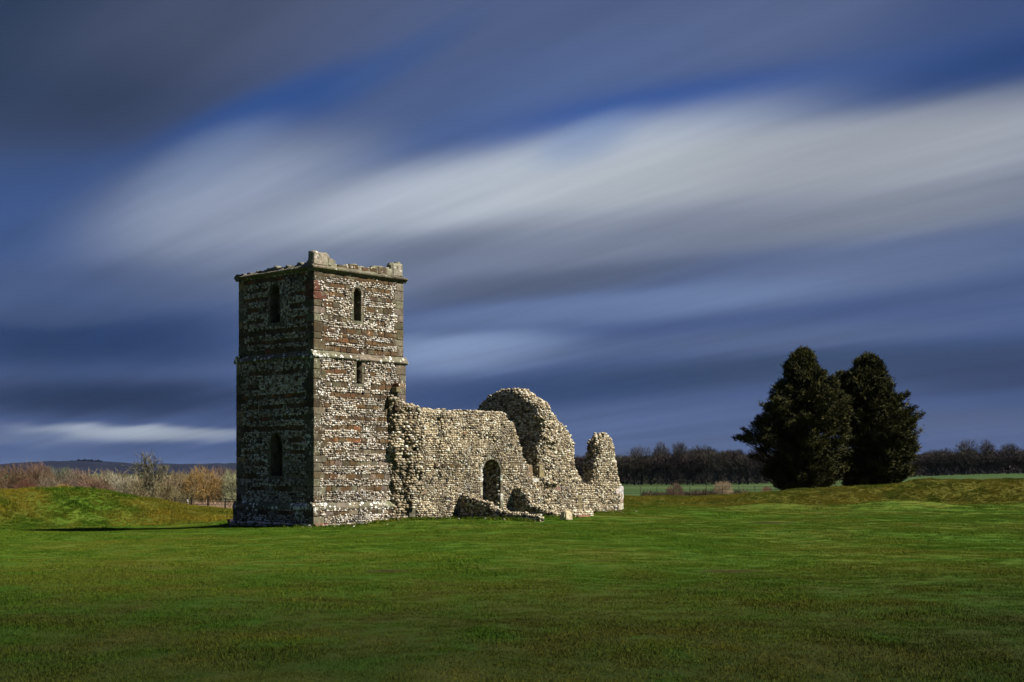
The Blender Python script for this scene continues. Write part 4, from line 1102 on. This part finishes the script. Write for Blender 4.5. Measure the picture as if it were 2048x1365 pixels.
brush('undergrowth', [(by_px(1100,486),486),(by_px(2160,486),486)], 34, 5, 8.0, 52000, (.026,.020,.018), 'dark undergrowth between the trunks of the wood beyond the field', 'undergrowth', lambda x, y: gh(x, y), w=.12)

# hills
def hill(name, Y0, pts, mat, depth, lump, rgb):
    pxs = np.arange(pts[0][0], pts[-1][0], 3.0); top = np.interp(pxs, [p[0] for p in pts], [p[1] for p in pts])
    top = top-lump*(.5+.5*fbm(pxs*.09, 1.3, 2, 3)); X = by_px(pxs, Y0); zt = CAMZ+(HY-top)/F*Y0
    V = []; n = len(pxs); rows = [(-.35,0),(-.12,.75),(0,1),(.3,1.0),(1,.2)]
    for dy, k in rows: V.append(np.stack([X, np.full(n, Y0+depth*dy), -3+(zt+3)*k*(1 if dy <= 0 else .97)], -1))
    V = np.concatenate(V); ii = np.arange(len(rows)*n).reshape(len(rows), n)
    Q = np.stack([ii[:-1,:-1], ii[:-1,1:], ii[1:,1:], ii[1:,:-1]], -1).reshape(-1,4)
    o = mk(name, V, Q, mat); o.color = (*rgb,1); tag(o, kind='structure'); return o
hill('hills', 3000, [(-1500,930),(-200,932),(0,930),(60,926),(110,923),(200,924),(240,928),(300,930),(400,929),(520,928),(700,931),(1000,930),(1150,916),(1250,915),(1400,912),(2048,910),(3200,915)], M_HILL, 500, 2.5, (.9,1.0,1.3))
def pine_mesh():
    r = np.random.default_rng(4); n = 260
    a = r.random(n)*6.28; zz = r.uniform(.45,1,n); rr = np.sqrt(r.random(n))*(1.05-np.abs(zz-.68))*.55
    p = np.stack([np.cos(a)*rr, np.sin(a)*rr, zz], -1); d = r.normal(size=(n,3))*.13
    v, q = ribbons(p-d, p+d, .06, .05); t, tq = ribbons(np.array([[0,0,0]]), np.array([[.02,0,.75]]), .035, .02, True)
    return mesh_of('crown', (v, q), M_HILL), mesh_of('trunk', (t, tq), M_HILL)
PC, PT = pine_mesh()
for k, (px, ty) in enumerate([(136,924),(143,922.5),(150,923),(157,920.5),(163,921.5),(169,920),(176,921),(183,920.5),(190,922),(196,921),(202,922.5),(212,925.5),(221,926.5),(52,927)]):
    Y = 2990; root = empty('pine_tree', (by_px(px,Y),Y,CAMZ+(HY-931)/F*Y), 'tiny dark pine in the clump on the blue hilltop far left' if k < 13 else 'lone tiny pine on the blue ridge left of the clump', 'tree', 'pines of the hilltop clump' if k < 13 else None)
    s = (931-ty)/F*Y; root.scale = (s*.55,s*.55,s)
    for nm, me in (('crown',PC),('trunk',PT)):
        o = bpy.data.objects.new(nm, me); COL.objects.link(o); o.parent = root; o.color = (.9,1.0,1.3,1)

# ------------------------------------------------------------------ yews
def yew(name, Yd, prof, label, seed, trunk_px, gz, lean=0.0, ncl=420):
    """prof rows: (y px, left x, right x) of the outline"""
    r = np.random.default_rng(seed); prof = sorted(prof, key=lambda p: -p[0])
    pz = np.array([CAMZ+(HY-p[0])/F*Yd for p in prof]); pl = np.array([by_px(p[1],Yd) for p in prof]); pr = np.array([by_px(p[2],Yd) for p in prof])
    tx = by_px(trunk_px, Yd); root = empty(name, (tx, Yd, gz), label, 'tree')
    zt = pz[-1]; zb = pz[0]; P0, P1, W_ = [], [], []; limbs = []
    fr_ = (pz-pz[0])/(pz[-1]-pz[0]); pl = pl-.10*(1-fr_); pr = pr+.34*(1-fr_)*np.sin(np.clip(fr_*3,0,1.57))
    def env(z):
        w_ = np.clip((zt-z)/2.5, .25, 1); return np.interp(z, pz, pl)+.42*w_*noise3(z*1.7, seed, 1)+.10, np.interp(z, pz, pr)+.36*w_*noise3(z*1.5, seed, 7)-.05
    C, D, Ls, Th = [], [], [], []
    while len(C) < ncl:
        z = zb+(zt-zb)*r.random()**.85; l, rr = env(z); cx = (l+rr)/2; hwid = (rr-l)/2; ry = hwid*.92
        if hwid < .25 and r.random() < .5: continue
        a = r.uniform(0,6.28); k = r.choice([1,1,1,.6,.35])*r.uniform(.86,1.03)
        k *= 1+.20*float(noise3(a*2.2, z*1.1, seed)); p = np.array([cx+math.cos(a)*hwid*k, Yd+math.sin(a)*ry*k, z]); out = np.array([math.cos(a), math.sin(a)*.9, .10+.9*((z-zb)/(zt-zb))**1.5]); out /= np.linalg.norm(out)
        C.append(p); D.append(out); Ls.append(r.uniform(.7,2.1)*min(1,.35+hwid/3)); Th.append(r.uniform(.16,.36))
        limbs.append((np.array([tx+(p[0]-tx)*.08, Yd, max(gz+.5, z-abs(p[0]-tx)*.45-.4)]), p))
    C, D, Ls, Th = map(np.array, (C,D,Ls,Th)); per = 78
    n = len(C)*per; ci = np.repeat(np.arange(len(C)), per); s = r.random(n)
    c = C[ci]-D[ci]*(Ls[ci]*(1-s*1.0)*.9)[:,None]+r.normal(size=(n,3))*(Th[ci]*(1.15-.9*s))[:,None]*np.array([1,1,.7])
    l, rr = env(c[:,2]); tol = .45-.32*(c[:,2]-zb)/(zt-zb); out_ = (c[:,0] < l-tol) | (c[:,0] > rr+tol) | (c[:,2] > zt+.25); c = c[~out_]; ci = ci[~out_]; n = len(c)
    vs = []
    for k in range(3):
        d = D[ci]*.8+r.normal(size=(n,3))*.55; d[:,2] += .10; d /= np.linalg.norm(d,axis=1,keepdims=True)
        L_ = r.uniform(.12,.30,n)[:,None]; o0 = c+r.normal(size=(n,3))*.05
        vs.append(ribbons(o0, o0+d*L_, .024, .012))
    v, q = join(vs); cr = mk('crown', v, q, M_YEW, root); cr.color = (1,1,1,1)
    # trunk and limbs
    P0 = []; P1 = []; R0 = []; R1 = []
    top = np.array([by_px((prof[-1][1]+prof[-1][2])/2,Yd), Yd, zt-.8]); b = np.array([tx,Yd,gz-.2]); ns = 7
    for k in range(ns):
        P0.append(b+(top-b)*k/ns); P1.append(b+(top-b)*(k+1)/ns); R0.append(.42*(1-k/ns)+.04); R1.append(.42*(1-(k+1)/ns)+.04)
    for a_, p in limbs[::4]:
        m = (a_+p)/2+np.array([0,0,-.15]); P0 += [a_, m]; P1 += [m, p]; R0 += [.09,.055]; R1 += [.055,.02]
    v, q = ribbons(np.array(P0), np.array(P1), np.array(R0), np.array(R1), True); mk('trunk', v, q, M_BARK, root).color = (.6,.5,.45,1)
    return root
yew('yew_tree', 101, [(700,1598,1612),(706,1586,1622),(720,1576,1632),(735,1567,1640),(752,1556,1660),(765,1551,1682),(780,1545,1694),(795,1534,1702),(810,1524,1706),(828,1512,1708),(842,1503,1710),(856,1496,1690),(868,1486,1694),(880,1488,1696),(888,1512,1698),(896,1518,1698),(906,1508,1698),(920,1513,1696),(935,1522,1690),(955,1535,1680),(975,1546,1664),(985,1550,1662)],
    'dense pointed dark yew with ragged low boughs, the left of two by the bank', 11, 1602, -.6, ncl=760)
yew('yew_tree', 104, [(713,1728,1744),(718,1714,1752),(728,1708,1758),(738,1712,1764),(742,1678,1766),(748,1670,1770),(756,1660,1776),(770,1650,1788),(790,1646,1804),(812,1644,1816),(835,1646,1826),(860,1662,1829),(885,1672,1829),(905,1676,1827),(925,1680,1826),(945,1684,1822),(962,1690,1806),(985,1696,1790)],
    'broader rounded dark yew with a small peaked top, the right of two by the bank', 12, 1745, -.6, ncl=860)

# ------------------------------------------------------------------ grass
def tuft(seed, n, rad, hmin, hmax, w):
    r = np.random.default_rng(seed); a = r.random(n)*6.28; rr = rad*np.sqrt(r.random(n))
    p0 = np.stack([np.cos(a)*rr, np.sin(a)*rr, np.full(n,-.008)], -1); h = r.uniform(hmin,hmax,n); b = r.random(n)*6.28; l = r.uniform(.2,.95,n)*h
    s = np.stack([np.cos(b+1.57), np.sin(b+1.57), np.zeros(n)], -1)*w; tip = p0+np.stack([np.cos(b)*l, np.sin(b)*l, h], -1)
    V = np.stack([p0-s, p0+s, tip], 1).reshape(-1,3); me = bpy.data.meshes.new('tuft'); Q = np.arange(n*3).reshape(n,3)
    o = mk('tuft', V, Q, M_BLADE); at = o.data.attributes.new('blade','FLOAT','POINT'); at.data.foreach_set('value', np.repeat(r.random(n),3).astype(np.float32))
    COL.objects.unlink(o); return o
tc1 = bpy.data.collections.new('tufts'); tc2 = bpy.data.collections.new('rough_tufts')
for k in range(4): tc1.objects.link(tuft(k, 150, .17, .010, .032, .0026))
for k in range(4): tc2.objects.link(tuft(10+k, 80, .17, .04, .14, .007))
def scatter(name, pts, scl, tint, coll, label):
    me = bpy.data.meshes.new(name); me.from_pydata(pts.tolist(), [], []); n = len(pts)
    for nm, v in (('scl',scl),('tint',tint)):
        at = me.attributes.new(nm,'FLOAT','POINT'); at.data.foreach_set('value', v.astype(np.float32))
    at = me.attributes.new('rz','FLOAT','POINT'); at.data.foreach_set('value', (rng.random(n)*6.28).astype(np.float32))
    o = bpy.data.objects.new(name, me); COL.objects.link(o)
    ng = bpy.data.node_groups.new(name,'GeometryNodeTree'); ng.interface.new_socket('Geometry', in_out='INPUT', socket_type='NodeSocketGeometry'); ng.interface.new_socket('Geometry', in_out='OUTPUT', socket_type='NodeSocketGeometry')
    N = ng.nodes; Lk = ng.links; gi = N.new('NodeGroupInput'); go = N.new('NodeGroupOutput'); ip = N.new('GeometryNodeInstanceOnPoints'); ci = N.new('GeometryNodeCollectionInfo')
    ci.inputs[0].default_value = coll; ci.inputs[1].default_value = True; ci.inputs[2].default_value = True
    Lk.new(gi.outputs[0], ip.inputs['Points']); Lk.new(ci.outputs[0], ip.inputs['Instance']); ip.inputs['Pick Instance'].default_value = True
    def attr(nm):
        a = N.new('GeometryNodeInputNamedAttribute'); a.data_type = 'FLOAT'; a.inputs[0].default_value = nm; return a.outputs[0]
    cx = N.new('ShaderNodeCombineXYZ'); Lk.new(attr('rz'), cx.inputs[2]); Lk.new(cx.outputs[0], ip.inputs['Rotation']); Lk.new(attr('scl'), ip.inputs['Scale'])
    Lk.new(ip.outputs[0], go.inputs[0])
    md = o.modifiers.new('scatter','NODES'); md.node_group = ng
    tag(o, label, 'grass', kind='stuff'); return o
def frustum_pts(y0, y1, dens, margin=1.08, extra=1.5):
    hw = lambda y: (HX/F*y)*margin+extra
    area = (hw(y0)+hw(y1))*(y1-y0); n = int(area*dens*1.15)
    y = np.sqrt(rng.random(n)*(y1**2-y0**2)+y0**2); x = (rng.random(n)*2-1)*hw(y); return x, y
def inside_ruin(x, y):
    t = (x-OO[0])*E[0]+(y-OO[1])*E[1]; n = (x-OO[0])*NN[0]+(y-OO[1])*NN[1]
    r = (t > -.2) & (t < 5.1) & (n > -.2) & (n < 5.1)
    r |= (t > 4) & (t < ctr) & (n > -nq-.05) & (n < .5)
    return r
XS, YS, SC_, TI = [], [], [], []
for y0, y1, de, sc in ((9,16,42,1.0),(16,26,30,1.15),(26,42,17,1.4),(42,66,9,1.8),(66,90,5,2.2)):
    x, y = frustum_pts(y0, y1, de); d, zc_, o_ = bank_info(x, y); k = (~inside_ruin(x, y)) & (d > 4.5)
    for a, b, w in PATCH: k &= ~((((x-a)/w)**2+((y-b)/(w*.8))**2 < 1.1) & (rng.random(len(x)) < .97))
    x, y = x[k], y[k]; XS.append(x); YS.append(y); SC_.append(sc*rng.uniform(.7,1.3,len(x))*(1+.35*noise3(x*.8,y*.8,6)))
    TI.append(np.clip(.05+.12*fbm(x*.5,y*.5,3),0,.4))
x, y, s, ti = map(np.concatenate, (XS,YS,SC_,TI)); print('lawn tufts', len(x))
scatter('lawn_grass', np.stack([x,y,gh(x,y)],-1), s, ti, tc1, 'short green lawn grass over the foreground and round the ruin')
x, y = frustum_pts(52, 100, 52); d, zc_, o_ = bank_info(x, y); k = (d < 6.2) & ((rng.random(len(x)) < sstep(6.2,4.2,d))) & (~inside_ruin(x, y))
x, y = x[k], y[k]; grn = np.clip(np.exp(-((x+20.6)/1.9)**2)*1.3*(y > 60),0,1); print('rough tufts', len(x))
right = x > 0
scatter('rough_grass', np.stack([x,y,gh(x,y)],-1), rng.uniform(.5,1.1,len(x))*np.where(right,.75,.85)*(1+.5*noise3(x*1.6,y*1.6,4)), np.clip(np.where(right,.18,.74)+.55*fbm(x*.8,y*.8,9)-.75*grn,0,1), tc2, 'longer rough yellowish grass on the old earth banks')

# longer grass, weeds and fallen flints along the foot of the masonry
def foot(fr, t0, t1, q0, n, spread=.28):
    t = rng.uniform(t0, t1, n); q = q0+np.abs(rng.normal(size=n))*spread*.6
    p = fr.pos(t, 0, q); return p[:,0], p[:,1]
FX, FY = [], []
for a in ((FS,-.2,4.6,.27,90),(FW,-.2,5.1,.27,90),(FS,4.4,6.0,.5,50),(FS,6.0,9.6,nq+.05,60),(FS,12.5,ctr,nq+.05,120),(fpw,.2,4.6,.05,90),(fpe,.2,3.6,.05,40)):
    x, y = foot(*a); FX.append(x); FY.append(y)
x = np.concatenate(FX); y = np.concatenate(FY)
scatter('wall_foot_grass', np.stack([x,y,gh(x,y)],-1), rng.uniform(.6,1.5,len(x)), np.clip(rng.normal(.15,.15,len(x)),0,.6), tc2, 'longer uncut grass and weeds along the foot of the ruined walls')
L = Lumps(); FX, FY = [], []
for a in ((FS,-.3,5,.28,9,.8),(FW,-.3,5,.28,12,.6),(FS,4.4,9.6,.5,18,.7),(FS,13,ctr,nq+.05,10,.6),(fpw,.2,4.8,.05,14,.5)):
    x, y = foot(*a); FX.append(x); FY.append(y)
x = np.concatenate(FX); y = np.concatenate(FY); n = len(x); sz = rng.uniform(.02,.055,(n,1))
A = rng.normal(size=(n,3,3)); A /= np.linalg.norm(A,axis=2,keepdims=True)
L.add(np.stack([x,y,gh(x,y)+sz[:,0]*.4],-1), A[:,0]*sz, A[:,1]*sz, A[:,2]*sz, palcol(n, PAL_N)*.7)
tag(L.build('fallen_flints', M_FLINT, None), 'small loose flints lying in the grass at the foot of the walls', 'stones')

# thin winter air round the whole scene
hz = bpy.data.materials.new('haze'); hz.use_nodes = True; hz.node_tree.nodes.clear(); HN = NB(hz.node_tree)
ho = HN.n('ShaderNodeOutputMaterial'); hv = HN.n('ShaderNodeVolumePrincipled'); hv.inputs['Color'].default_value = (.50,.68,1.0,1); hv.inputs['Density'].default_value = .000009
HN.l.new(hv.outputs[0], ho.inputs['Volume'])
a, b = np.array([-5200,-900,-5.0]), np.array([5200,9200,70.0])
Vh = np.array([[x, y, z] for z in (a[2],b[2]) for y in (a[1],b[1]) for x in (a[0],b[0])])
tag(mk('haze', Vh, np.array([[0,2,3,1],[4,5,7,6],[0,1,5,4],[2,6,7,3],[0,4,6,2],[1,3,7,5]]), hz), 'thin blue haze over the distance', 'haze', kind='stuff')
